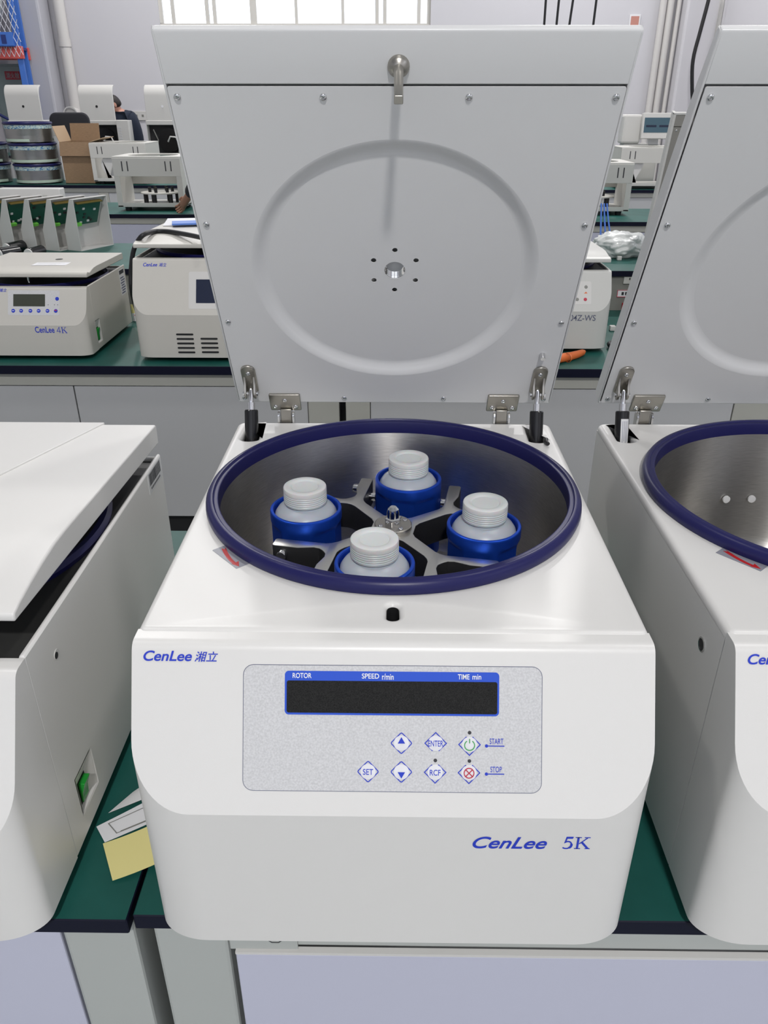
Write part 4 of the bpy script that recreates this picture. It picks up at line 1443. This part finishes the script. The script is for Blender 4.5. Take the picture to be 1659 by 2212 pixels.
# cable on the right island
p0 = onZ(1325, 757, BENCH)
tag(G().tube([(p0.x + .06 * cos(a) + .05, p0.y + .05 * sin(a) + .02, BENCH + .0085 + .0006 * i) for i, a in enumerate([.4 + j * .35 for j in range(16)])], .008, 10).build('coiled_cable', 'black_rubber', smooth=60), 'black cable coiled on the green worktop behind the empty-bowl machine', 'cable')
# blue wires hanging over the shelf
for k, (px, sw) in enumerate(((1297, .0), (1303, .008), (1309, .016))):
    a, b = onY(px + 2, 440, 3.28), onY(px, 527, 3.15)
    tag(G().tube([a, a * .6 + b * .4 + Vector((sw * .5, 0, 0)), a * .3 + b * .7 + Vector((sw, 0, 0)), Vector((b.x + sw * 1.3, b.y, SH + .004))], .004, 8).build('blue_wire', 'rack_blue', smooth=60),
        'thin blue wire rising from the shelf beside the raised lid', 'wire', 'blue wires over the shelf')


# ================================================================== FAR BENCHES
def empty_housing(label, x0, x1, y0, D, z0, H, studs=True, band=.13, group=None):
    W = x1 - x0
    t = thing('empty_housing', label, 'machine housing', ((x0 + x1) / 2, y0, z0), group=group)
    h = W / 2
    zb_ = .03
    p_ = .022
    for s in (-1, 1):
        wall = [(0, zb_), (D, zb_), (D, H), (0, H)]
        G().prism(wall, s * h - (.006 if s > 0 else 0), s * h + (.006 if s < 0 else 0), 'x').build('side_wall', 'frame_white', t, smooth=0, bevel=.003)
        G().box(min(s * h, s * (h - .04)), max(s * h, s * (h - .04)), 0, .006, zb_, H - band).build('corner_post', 'frame_white', t, smooth=0, bevel=.001)
    G().mesh(plate_mesh([rrect(-h, h, 0, D, .006), circle(0, D * .52, min(h, D / 2) * .88, 56)], .014, .003), mat=T3(0, 0, H)).build('top_deck', 'frame_white', t)
    fb = G().box(-h, h, -.002, .004, H - band, H - .004).build('front_band', 'frame_white', t, smooth=0, bevel=.002)
    for x in (-.36, -.28, .28, .36):
        G().box(x * W - .004, x * W + .004, -.003, 0, H - band * .72, H - band * .2).build('slot', 'ink_dark', fb, smooth=0)
    G().box(-h, h, 0, D, zb_, zb_ + .012).build('base_plate', 'frame_white', t, smooth=0, bevel=.002)
    G().box(-h + .04, h - .04, -.001, .005, zb_ + .008, zb_ + .03).build('front_sill', 'frame_white', t, smooth=0)
    for x in (-.38, .38):
        for y in (.05, D - .07):
            G().lathe([(.022, 0), (.026, .03), (0, .03)], 12).build('foot', 'black_rubber', t, loc=(x * W, y, 0))
    if studs:
        G().box(-h + .006, h - .006, D - .012, D - .006, .16, H - .02).build('rear_wall', 'frame_white', t, smooth=0)
        G().lathe([(0, .112), (.155, .112), (.155, .120), (0, .120)], 32).build('mounting_disc', 'frame_white', t, (.03, D * .5, 0))
        for k in range(6):
            a = k * pi / 3 + .3
            G().lathe([(.018, .042), (.018, .112)], 12).build('rubber_mount', 'black_rubber', t, (.03 + .12 * cos(a), D * .5 + .12 * sin(a), 0))
            G().lathe([(.012, .120), (.012, .155), (0, .155)], 12).build('stud', 'black_rubber', t, (.03 + .085 * cos(a), D * .5 + .085 * sin(a), 0))
    else:
        G().box(-h * .6, h * .1, .05, .08, H - .11, H - .06).build('bracket', 'bronze', t, smooth=0)
        G().box(h * .15, h * .55, .06, .10, H - .13, H - .04).build('transformer', 'bronze', t, smooth=0, bevel=.004)
        G().box(-h * .05, h * .12, .05, .11, H - .12, H - .05).build('capacitor', 'sticker_white', t, smooth=0, bevel=.006)
        G().prism([(-h * .72 + .09 * sin(i * pi / 10) * -1 + .10, .05 + (H - .12) * i / 10) for i in range(11)] + [(-h * .25, H - .07), (-h * .25, .20), (-h * .50, .05)], .02, .05, 'y').build('curved_shroud', 'bright_paint', t)
    return t


empty_housing('empty white machine housing with black studs and a slotted front band, beside the reaching hand', onY(249, 400, 5.75).x, onY(394, 400, 5.75).x, 5.75, .42, BENCH, .375)
empty_housing('empty white machine housing with black studs on the bench below the wall pipes', 1.74 - .53, onY(1365, 400, 5.55).x, 5.55, .42, BENCH, .35)
empty_housing('empty white machine housing with brass fittings beside the cardboard box', onY(197, 350, 7.95).x, onY(318, 350, 7.95).x, 7.95, .50, BENCH, .375, studs=False)
empty_housing('empty white machine housing with brass fittings in front of the screen device', onY(1340, 350, 7.55).x, onY(1340, 350, 7.55).x + .60, 7.55, .40, BENCH, .36, studs=False)

# cardboard box with open flaps
x0, x1 = onY(135, 350, 8.05).x, onY(199, 350, 8.05).x
cb = thing('cardboard_box', 'open brown cardboard box with raised flaps on the far bench', 'box', ((x0 + x1) / 2, 8.05, BENCH))
h, D, H = (x1 - x0) / 2, .34, .385
for a in ((-h, h, 0, .005), (-h, h, D - .005, D)):
    G().box(*a, 0, H).build('wall', 'cardboard', cb, smooth=0)
G().box(-h, -h + .005, .005, D - .005, 0, H).build('wall', 'cardboard', cb, smooth=0)
G().box(h - .005, h, .005, D - .005, 0, H).build('wall', 'cardboard_pale', cb, smooth=0)  # right wall paler than the other walls, outer face included
G().box(-h, h, 0, D, 0, .005).build('bottom', 'cardboard', cb, smooth=0)
G().box(-h, h, -.0025, .0025, 0, .165).build('flap', 'cardboard', cb, (0, D, H), (radians(-10), 0, 0), smooth=0)
G().box(-h, h, -.0025, .0025, -.13, 0).build('flap', 'cardboard', cb, (0, 0, H), (radians(-14), 0, 0), smooth=0)
G().box(-.0025, .0025, .005, D - .005, 0, .15).build('flap', 'cardboard_pale', cb, (-h, 0, H), (0, radians(-18), 0), smooth=0)
G().box(-.0025, .0025, .005, D - .005, 0, .15).build('flap', 'cardboard_pale', cb, (h, 0, H), (0, radians(75), 0), smooth=0)


# steel bowls wrapped in film, stacked
def wrapped_bowl(label, x, y, z, r=.225, hgt=.188):
    t = thing('wrapped_bowl', label, 'steel bowl', (x, y, z), random.random() * 3, 'wrapped steel bowls')
    G().lathe([(r * .80, 0), (r * .96, .008), (r * .97, hgt - .03), (r, hgt - .022), (r * .99, hgt - .022), (r * .95, .012), (0, .010)], 48).build('bowl_wall', 'bowl_steel', t)
    G().lathe([(r, hgt - .026), (r * 1.045, hgt - .020), (r * 1.05, hgt - .010), (r * 1.02, hgt - .001), (r * .97, hgt - .004), (r * .96, hgt - .02)], 48).build('rim_gasket', 'navy_rubber', t)
    G().lathe([(r * .985, hgt - .062), (r * 1.0, hgt - .060), (r * 1.0, hgt - .030), (r * .985, hgt - .028)], 48).build('printed_tape', 'tape_print', t)
    G().lathe([(r * .985, .012), (r * 1.0, .014), (r * 1.0, .034), (r * .985, .036)], 48, a0=0, a1=4.6).build('foam_strip', 'foam_green', t)
    G().lathe([(r * .9, .001), (r * 1.012, .010), (r * 1.02, hgt * .5), (r * 1.012, hgt - .028)], 40).build('film', 'clear_wrap', t)
    return t


bx = onY(66, 350, 7.92)
for k, lab in enumerate(('wrapped steel bowl with navy rim, bottom of the stack beside the cardboard box', 'wrapped steel bowl with navy rim, middle of the stack beside the cardboard box', 'wrapped steel bowl with navy rim, top of the stack beside the cardboard box')):
    wrapped_bowl(lab, bx.x - .05 + .012 * (1 - k), 8.16, BENCH + .0005 + k * .189)
for k, lab in enumerate(('wrapped steel bowl with navy rim, lower of the shorter stack', 'wrapped steel bowl with navy rim, upper of the shorter stack')):
    wrapped_bowl(lab, bx.x - .58, 8.20, BENCH + .0005 + k * .189)
c0 = onY(100, 300, 8.42)
cw = thing('white_carton', 'white carton standing behind the stacked wrapped bowls', 'box', (c0.x + .02, 8.42, BENCH))
G().box(-.10, .10, 0, .2, 0, .50).build('carton_body', 'paper', cw, smooth=0, bevel=.002)
G().box(-.10, .10, -.001, .001, .43, .50).build('carton_flap', 'bright_paint', cw, (0, -.001, 0), smooth=0)


# half-built centrifuges seen from their open backs
def half_built(label, px, hole):
    Y = 10.12
    xc = onY(px, 220, Y).x
    z0 = BENCH + .155
    t = thing('half_built_centrifuge', label, 'centrifuge', (xc, Y, z0), group='half-built centrifuges with raised lids')
    W = .45
    h = W / 2
    zd = onY(px, 270, Y).z - z0
    for s in (-1, 1):
        G().box(min(s * h, s * (h - .008)), max(s * h, s * (h - .008)), 0, .42, .02, zd).build('side_wall', 'bright_paint', t, smooth=0, bevel=.002)
    G().box(-h, h, -.005, .42, zd, zd + .05).build('deck', 'bright_paint', t, smooth=0, bevel=.006)
    G().box(-h, h, .0, .42, 0.0, .02).build('base_plate', 'bright_paint', t, smooth=0)
    G().box(-h + .008, h - .008, .10, .11, .02, zd).build('inner_wall', 'cast_black', t, smooth=0)
    G().lathe([(0, -.05), (.10, -.05), (.13, -.03), (.135, .04), (0, .04)], 24, mat=T3(.04, .06, zd * .5) @ RX(pi / 2)).build('motor', 'black_gloss', t)
    G().tube([(.02, .02, zd * .45), (.06, -.005, zd * .62), (.13, -.01, zd * .60), (.16, 0, zd * .35), (.15, .0, .03)], .010, 8).build('cable', 'bright_paint', t, smooth=60)
    G().tube([(-.15, .03, zd * .85), (-.10, .02, zd * .5), (-.13, .02, zd * .2)], .007, 8).build('cable', 'socket_grey', t, smooth=60)
    zl = onY(px, 264, Y).z - z0
    zt_ = onY(px, 182, Y + .02).z - z0
    n = 8
    L = zt_ - zl
    prof = [(0, 0), (.0, L * .70)] + [(.10 * (1 - cos(a)), L * .70 + L * .30 * sin(a)) for a in [pi / 2 * i / n for i in range(1, n + 1)]]
    back = [(y + .022, z - .012) for y, z in prof[::-1]]
    lid = G().prism(prof + [(prof[-1][0] + .006, prof[-1][1] - .012)] + back[1:], -h * .93, h * .93, 'x').build('lid', 'bright_paint', t, (0, .0, zl), (radians(-2), 0, 0), smooth=40, bevel=.004)
    G().lathe([(.014, 0), (.014, .003), (0, .003)], 16).build('sight_hole', 'toe_black' if hole else 'paper', lid, (0, -.001, L * .42), (pi / 2, 0, 0))
    return t


half_built('half-built centrifuge with raised white lid above the wrapped bowls', 48, True)
half_built('half-built centrifuge with raised white lid hiding the head of the bending person', 207, True)
half_built('half-built centrifuge with raised white lid and a pale sight hole', 349, False)
w0 = onY(258, 300, 10.06)
wu = thing('white_unit', 'white plastic unit with a vent grille in front of the bending person', 'device', (w0.x + .06, 10.06, BENCH + .155), 0)
G().box(-.075, .075, 0, .16, 0, w0.z + .22 - BENCH - .155 - .015).build('unit_body', 'bright_paint', wu, smooth=0, bevel=.006)
for k in range(7):
    G().box(-.06, -.02, -.003, 0, .12 + k * .03, .135 + k * .03).build('vent_slot', 'panel_film', wu, smooth=0)

# office chair in the aisle
ch0 = onY(152, 262, 9.3)
ch = thing('office_chair', 'black office chair with a rounded back behind the cardboard box', 'chair', (ch0.x, 9.3, 0), .1)
G().mesh(plate_mesh([rrect(-.22, .22, -.26, .26, .08)], .06, .02), mat=T3(0, -.02, ch0.z - .17) @ RX(pi / 2)).build('backrest', 'dark_cloth', ch)
G().mesh(plate_mesh([rrect(-.24, .24, -.02, .44, .07)], .08, .03), mat=T3(0, 0, .50)).build('seat', 'dark_cloth', ch)
G().lathe([(.03, .10), (.03, .47)], 12).build('post', 'black_gloss', ch, (0, .2, 0))
G().box(-.03, .03, -.04, -.02, .46, ch0.z - .30).build('back_bar', 'black_gloss', ch, smooth=0)
for k in range(5):
    a = k * 2 * pi / 5
    lg = G().tube([(0, .2, .10), (.27 * cos(a), .2 + .27 * sin(a), .065)], [.024, .016], 8).build('leg', 'black_gloss', ch)
    G().lathe([(0, -.015), (.028, -.015), (.03, 0), (.028, .015), (0, .015)], 12, mat=T3(.27 * cos(a), .2 + .27 * sin(a), .031) @ RX(pi / 2)).build('caster', 'black_rubber', lg)

# screen device on the far right bench
s0 = onY(1418, 272, 8.08)
sd = thing('screen_analyser', 'white instrument with a lit blue screen on the far bench', 'instrument', (s0.x, 8.05, BENCH))
sx = onY(1453, 272, 8.03).x - onY(1385, 272, 8.03).x
zc = s0.z - BENCH
G().box(-sx * .95, sx * .2, .06, .22, .0, zc - .16).build('body', 'bright_paint', sd, smooth=0, bevel=.01)
G().box(-sx * 1.05, -sx * .45, .04, .22, zc - .16, zc + .10).build('side_hood', 'bright_paint', sd, smooth=0, bevel=.02)
G().box(-.05, .05, .06, .12, zc - .20, zc - .05).build('neck', 'panel_film', sd, smooth=0, bevel=.005)
bz_ = G().box(-sx / 2, sx / 2, -.02, .03, -.115, .115).build('screen_bezel', 'bright_paint', sd, (0, 0, zc), (radians(-6), 0, 0), smooth=0, bevel=.006)
G().box(-sx * .44, sx * .44, -.023, -.019, -.060, .072).build('screen', 'screen_lit', bz_, smooth=0)
for k in range(2):
    G().box(-sx * (.38 - k * .42), -sx * (.05 - k * .42), -.0245, -.0228, -.012, .006).build('screen_text', 'screen_blue', bz_, smooth=0)

# rack with netting, fire-hose cabinet
rx1 = onY(57, 150, 11.1).x
rk = thing('storage_rack', 'blue and red pallet rack with wire netting beside the wall column', 'rack', (rx1 - .945, 11.1, 0), radians(10))
for x in (.84, -.84):
    for y in (0, .30):
        G().box(x - .035, x + .035, y, y + .06, 0, 4.6).build('upright', 'rack_blue' if x > 0 else 'rack_navy', rk, smooth=0, bevel=.004)
zb0 = onY(20, 126, 11.1).z
zb1 = onY(20, 98, 11.1).z
for y in (-.03, .32):
    G().box(-.9, .9, y, y + .05, zb0, zb1).build('beam', 'rack_red', rk, smooth=0, bevel=.006)
    G().box(-.9, .9, y, y + .05, .35, .50).build('beam', 'rack_red', rk, smooth=0, bevel=.006)
G().box(-.88, .88, .02, .32, zb1 - .04, zb1 - .01).build('shelf_board', 'rack_navy', rk, smooth=0)
for s in (-1, 1):
    G().tube([(.8 * s, .33, zb0 - .9 if s > 0 else zb0 - .1), (-.2 * s, .33, zb0 - .35)], .02, 6).build('brace', 'rack_navy', rk)
net = G()
zt_ = 3.4
za = zb0 + .02
rise = .42
for k in range(-30, 60):
    for sg in (-1, 1):
        xa = -.95 + k * .062
        xb = xa + sg * rise * (zt_ - za)
        u0, u1 = 0.0, 1.0
        for lim, hi in ((-.9, False), (.9, True)):
            da, db = xa - lim, xb - lim
            if hi:
                da, db = -da, -db
            if da < 0 and db < 0:
                u0, u1 = 1, 0
            elif da < 0:
                u0 = max(u0, da / (da - db))
            elif db < 0:
                u1 = min(u1, da / (da - db))
        if u1 - u0 > .02:
            q_ = [(xa + (xb - xa) * u, -.045, za + (zt_ - za) * u) for u in (u0, u1)]
            net.tube(q_, .0042, 4, caps=False)
o = net.build('wire_netting', 'wire', rk, smooth=0)
o['kind'] = 'stuff'
cr_ = thing('blue_crate', 'blue plastic crate behind the netting of the rack', 'crate', (rx1 - .40, 11.10, zb1 - .0095), radians(10))
G().box(-.28, .28, 0, .01, 0, .16).box(-.28, .28, .29, .30, 0, .16).box(-.28, -.27, .01, .29, 0, .16).box(.27, .28, .01, .29, 0, .16).box(-.28, .28, 0, .3, 0, .01).build('crate_shell', 'rack_blue', cr_, smooth=0)
for k in range(4):
    G().box(-.22 + k * .12, -.16 + k * .12, -.004, 0, .03, .13).build('crate_slot', 'rack_navy', cr_, smooth=0)
bm = bmesh.new()
bmesh.ops.create_icosphere(bm, subdivisions=4, radius=1)
for v in bm.verts:
    n_ = noise.noise(v.co * 2.7 + Vector((8, 1, 2))) * .22 + abs(noise.noise(v.co * 7.0)) * .14
    v.co = v.co * (1 + n_)
    v.co = Vector((v.co.x * .22, v.co.y * .12, v.co.z * .42))
me = bpy.data.meshes.new('wrapped_bundle')
bm.to_mesh(me)
bm.free()
me.materials.append(M('plastic_film'))
me.polygons.foreach_set('use_smooth', [True] * len(me.polygons))
o = bpy.data.objects.new('wrapped_bundle', me)
COL.objects.link(o)
o.location = (rx1 - .45, 11.28, zb1 + .165 - min(v.co.z for v in me.vertices))
tag(o, 'bundle wrapped in clear film standing in the blue crate', 'bundle')

f0, f1 = onY(-20, 138, 11.9), onY(76, 225, 11.9)
fc = thing('fire_hose_cabinet', 'grey-green wall cabinet with a red sign behind the rack', 'cabinet', ((f0.x + f1.x) / 2, 12.04, 0))
h = (f1.x - f0.x) / 2
G().box(-h, h, -.16, 0, 0.75, f0.z).build('cabinet_body', 'cabinet_teal', fc, smooth=0, bevel=.006)
dr = G().box(-h + .03, h - .12, -.175, -.16, .78, f0.z - .03).build('door', 'cabinet_teal', fc, smooth=0, bevel=.004)
sg0, sg1 = onY(9, 154, 11.86), onY(45, 172, 11.86)
cxs = (sg0.x + sg1.x) / 2 - fc.location.x
sg = G().box(-(sg1.x - sg0.x) / 2, (sg1.x - sg0.x) / 2, -.003, 0, -(sg0.z - sg1.z) / 2, (sg0.z - sg1.z) / 2).build('sign', 'sign_red', dr, (cxs, -.175, (sg0.z + sg1.z) / 2), smooth=0)
hw, hh = (sg1.x - sg0.x) / 2 * .88, (sg0.z - sg1.z) / 2 * .72
w_ = text('sign_lettering', '\u6d88\u706b\u6813', 'cabinet_teal', dr, (-hw, hw, -hh, hh), bold=.01, loc=(cxs, -.1782, (sg0.z + sg1.z) / 2), rot=(pi / 2, 0, 0))

# framed notice, wall socket, hanging cables
n0 = onY(1371, 47, 12.03)
nt_ = thing('framed_notice', 'small framed reddish notice high on the far wall', 'notice', (n0.x, 12.045, n0.z))
G().box(-.075, .075, -.015, 0, -.085, .085).build('frame', 'paper', nt_, smooth=0, bevel=.002)
G().box(-.055, .055, -.018, -.015, -.065, .065).build('print', 'poster', nt_, smooth=0)
w0 = onY(302, 250, 12.04)
ws_ = thing('wall_socket', 'white double socket plate on the far wall beside the bending person', 'socket', (w0.x, 12.047, w0.z))
G().box(-.10, .10, -.015, 0, -.06, .06).build('plate', 'bright_paint', ws_, smooth=0, bevel=.004)
for dx in (-.045, .045):
    G().box(dx - .015, dx + .015, -.017, -.014, -.015, .015).build('socket_slot', 'socket_grey', ws_, smooth=0)
for k, (px, dx) in enumerate(((1176, .02), (1210, -.01), (1250, -.06), (1293, -.02))):
    a = onY(px, 0, 7.9)
    lab = ('first hanging black cable beside the window', 'second hanging black cable from the window', 'third hanging black cable from the window', 'fourth hanging black cable from the window, closest to the notice')[k]
    tag(G().tube([(a.x, 7.9, ZC - .01), (a.x, 7.9, a.z + .8), (a.x + dx, 7.92, a.z - .2), (a.x + dx * 1.5, 7.95, 1.6), (a.x + dx * 1.5, 7.95, BENCH + .02)], .011, 8).build('hanging_cable', 'black_rubber', smooth=60), lab, 'cable', 'black cables hanging over the far bench')
pts = [(1545, -60), (1528, 10), (1512, 70), (1497, 130), (1495, 190), (1497, 250), (1497, 420)]
tag(G().tube(smooth_path([onY(px, py, 11.5) for px, py in pts]), .024, 10).build('wall_cable', 'black_rubber', smooth=60), 'thick black cable running down beside the white wall trim', 'cable')


# ================================================================== PEOPLE
def skin_mesh(joints, edges, root=0, sub=2):
    me = bpy.data.meshes.new('tmp')
    me.from_pydata([j[0] for j in joints], edges, [])
    ob = bpy.data.objects.new('tmp', me)
    COL.objects.link(ob)
    sk = ob.modifiers.new('skin', 'SKIN')
    sk.use_smooth_shade = True
    for i, (p_, r) in enumerate(joints):
        d = me.skin_vertices[0].data[i]
        d.radius = r if isinstance(r, tuple) else (r, r)
        d.use_root = (i == root)
    ss = ob.modifiers.new('sub', 'SUBSURF')
    ss.levels = ss.render_levels = sub
    dg = _DG()
    dg.update()
    out = bpy.data.meshes.new_from_object(ob.evaluated_get(dg))
    bpy.data.objects.remove(ob)
    return out


def mesh_obj(name, me, mat, parent):
    me.materials.clear()
    me.materials.append(M(mat))
    me.polygons.foreach_set('use_smooth', [True] * len(me.polygons))
    o = bpy.data.objects.new(name, me)
    COL.objects.link(o)
    o.parent = parent
    return o


def person(label, base, J, jacket, trousers, skin):
    """J: world-scale joint offsets from base; the body is one skinned mesh, clothes are slightly larger shells"""
    t = thing('person', label, 'person', base)
    V = Vector
    names = ['pelvis', 'belly', 'chest', 'neck', 'jaw', 'head', 'crown']
    r = {'pelvis': (.15, .11), 'belly': (.14, .105), 'chest': (.155, .11), 'neck': (.055, .055), 'jaw': (.065, .075), 'head': (.078, .095), 'crown': (.05, .06)}
    joints = [(J[n], r[n]) for n in names]
    edges = [(i, i + 1) for i in range(len(names) - 1)]

    def chain(start, seq):
        prev = start
        for p_, rr in seq:
            joints.append((p_, rr))
            edges.append((prev, len(joints) - 1))
            prev = len(joints) - 1
        return prev
    hands = {}
    for s in ('L', 'R'):
        wr = chain(2, [(J['shoulder' + s], .062), (J['elbow' + s], .045), (J['wrist' + s], .028)])
        d = (V(J['wrist' + s]) - V(J['elbow' + s])).normalized()
        sd_ = V(J.get('thumb' + s, (0, 0, 1)))
        sd_ = (sd_ - d * sd_.dot(d)).normalized()
        up = d.cross(sd_)
        palm = V(J['wrist' + s]) + d * .05
        pc = chain(wr, [(palm, (.036, .018))])
        for k in range(4):
            o0 = palm + d * .035 + sd_ * (.030 - .02 * k)
            ln = (.070, .078, .072, .056)[k]
            chain(pc, [(o0, .0095), (o0 + d * ln * .5 - up * .006, .0088), (o0 + d * ln * .85 - up * .028, .0075)])
        th = palm - d * .025 + sd_ * .034
        chain(pc, [(th, .012), (th + d * .028 + sd_ * .016, .0105), (th + d * .055 + sd_ * .012 - up * .012, .009)])
        chain(0, [(J['hip' + s], .085), (J['knee' + s], .058), (J['ankle' + s], .038), (J['toe' + s], .036)])
    mesh_obj('body', skin_mesh(joints, edges), skin, t)
    # jacket
    ch_, nk_ = V(J['chest']), V(J['neck'])
    j2 = [(V(J['pelvis']) - V((0, 0, .06)), (.195, .165)), (J['belly'], (.195, .165)), (J['chest'], (.205, .170)), (ch_ * .5 + nk_ * .5, (.150, .135)), (ch_ * .12 + nk_ * .88, .085)]
    e2 = [(0, 1), (1, 2), (2, 3), (3, 4)]
    for s in ('L', 'R'):
        n0 = len(j2)
        el, wr = V(J['elbow' + s]), V(J['wrist' + s])
        j2 += [(J['shoulder' + s], .090), (el, .066), (el * .12 + wr * .88, .048)]
        e2 += [(2, n0), (n0, n0 + 1), (n0 + 1, n0 + 2)]
    mesh_obj('jacket', skin_mesh(j2, e2), jacket, t)
    j3 = [(V(J['pelvis']), (.175, .145))]
    e3 = []
    for s in ('L', 'R'):
        n0 = len(j3)
        kn, an = V(J['knee' + s]), V(J['ankle' + s])
        j3 += [(J['hip' + s], .105), (kn, .078), (kn * .08 + an * .92, .062)]
        e3 += [(0, n0), (n0, n0 + 1), (n0 + 1, n0 + 2)]
    mesh_obj('trousers', skin_mesh(j3, e3), trousers, t)
    for s in ('L', 'R'):
        an, to = V(J['ankle' + s]), V(J['toe' + s])
        mesh_obj('shoe', skin_mesh([(an - V((0, 0, .03)), .05), ((an + to) / 2 - V((0, 0, .012)), .048), (to, .042)], [(0, 1), (1, 2)]), 'shoe', t)
    # hair cap and facial features
    hd, cr_, nk = V(J['head']), V(J['crown']), V(J['neck'])
    axis = (cr_ - nk).normalized()
    face = V(J['face'])
    face = (face - axis * face.dot(axis)).normalized()
    side = axis.cross(face)
    mesh_obj('hair', skin_mesh([(hd - face * .034 - axis * .055, (.066, .070)), (hd - face * .034 - axis * .01, (.086, .090)), (hd - face * .016 + axis * .045, (.086, .096)), (hd + face * .02 + axis * .088, (.066, .072))], [(0, 1), (1, 2), (2, 3)]), 'hair', t)
    B = Matrix((side, face, axis)).transposed().to_4x4()
    Mx = Matrix.Translation(hd) @ B
    G().prism([(-.010, -.030), (.010, -.030), (.006, .012), (-.006, .012)], .070, .098, 'y', mat=Mx).build('nose', skin, t, bevel=.006)
    for s in (-1, 1):
        G().lathe([(0, -.012), (.010, -.008), (.012, 0), (.010, .008), (0, .012)], 10, mat=Mx @ T3(s * .032, .080, .012)).build('eye', 'ink_dark', t)
        G().mesh(plate_mesh([circle(0, 0, .018, 12, .030)], .012, .004), mat=Mx @ T3(s * .078, -.005, 0) @ RY(pi / 2) @ RZ(pi / 2)).build('ear', skin, t)
    G().box(-.022, .022, .078, .084, -.052, -.046, mat=Mx).build('mouth', 'sign_red', t)
    return t


# bending person behind the half-built machines
b0 = onY(276, 300, 11.05)
base = Vector((b0.x, 11.05, 0))
ob_ = lambda px, py, Y: tuple(onY(px, py, Y) - base)
J = {}
J['pelvis'] = ob_(284, 330, 11.12)
J['belly'] = ob_(283, 298, 11.08)
J['chest'] = ob_(272, 262, 11.02)
J['neck'] = ob_(256, 241, 10.96)
J['jaw'] = ob_(250, 236, 10.93)
J['head'] = ob_(245, 227, 10.92)
J['crown'] = ob_(242, 215, 10.93)
J['face'] = (-.85, -.5, -.2)
J['shoulderL'] = ob_(262, 256, 10.86)
J['elbowL'] = ob_(252, 290, 10.82)
J['wristL'] = ob_(228, 300, 10.80)
J['shoulderR'] = ob_(284, 254, 11.18)
J['elbowR'] = ob_(284, 286, 11.2)
J['wristR'] = ob_(262, 304, 11.0)
px_, py_, pz_ = J['pelvis']
for s, dy in (('L', -.09), ('R', .09)):
    J['hip' + s] = (px_ + .01, py_ + dy, pz_ - .06)
    J['knee' + s] = (px_ - .02, py_ + dy, pz_ * .52)
    J['ankle' + s] = (px_ + .02, py_ + dy, .09)
    J['toe' + s] = (px_ - .13, py_ + dy - .02, .045)
person('person in a dark navy jacket bending over the far bench', base, J, 'navy_cloth', 'jeans', 'skin_fair')

# person hidden behind the raised lid, one hand at the empty housing
hp = onY(402, 432, 5.60)
base = Vector((hp.x + .52, 5.10, 0))
L_ = lambda x, y, z: (x, y, z)
hand = hp - base
J = {'pelvis': L_(0, 0, .95), 'belly': L_(0, .01, 1.10), 'chest': L_(-.01, .04, 1.30), 'neck': L_(-.01, .08, 1.46), 'jaw': L_(-.01, .12, 1.53), 'head': L_(-.01, .11, 1.60), 'crown': L_(-.01, .09, 1.68), 'face': (-.3, 1, -.2),
     'shoulderL': L_(-.19, .05, 1.38), 'elbowL': L_(-.26, .22, 1.12), 'wristL': tuple(hand), 'thumbL': (.2, -.1, 1),
     'shoulderR': L_(.18, .05, 1.38), 'elbowR': L_(.25, .14, 1.12), 'wristR': L_(.18, .36, 1.0)}
for s, dx in (('L', -.09), ('R', .09)):
    J['hip' + s] = (dx, 0, .89)
    J['knee' + s] = (dx, .02, .48)
    J['ankle' + s] = (dx, 0, .09)
    J['toe' + s] = (dx, .15, .045)
person('person standing at the bench with one hand on the empty housing', base, J, 'dark_cloth', 'jeans', 'skin')
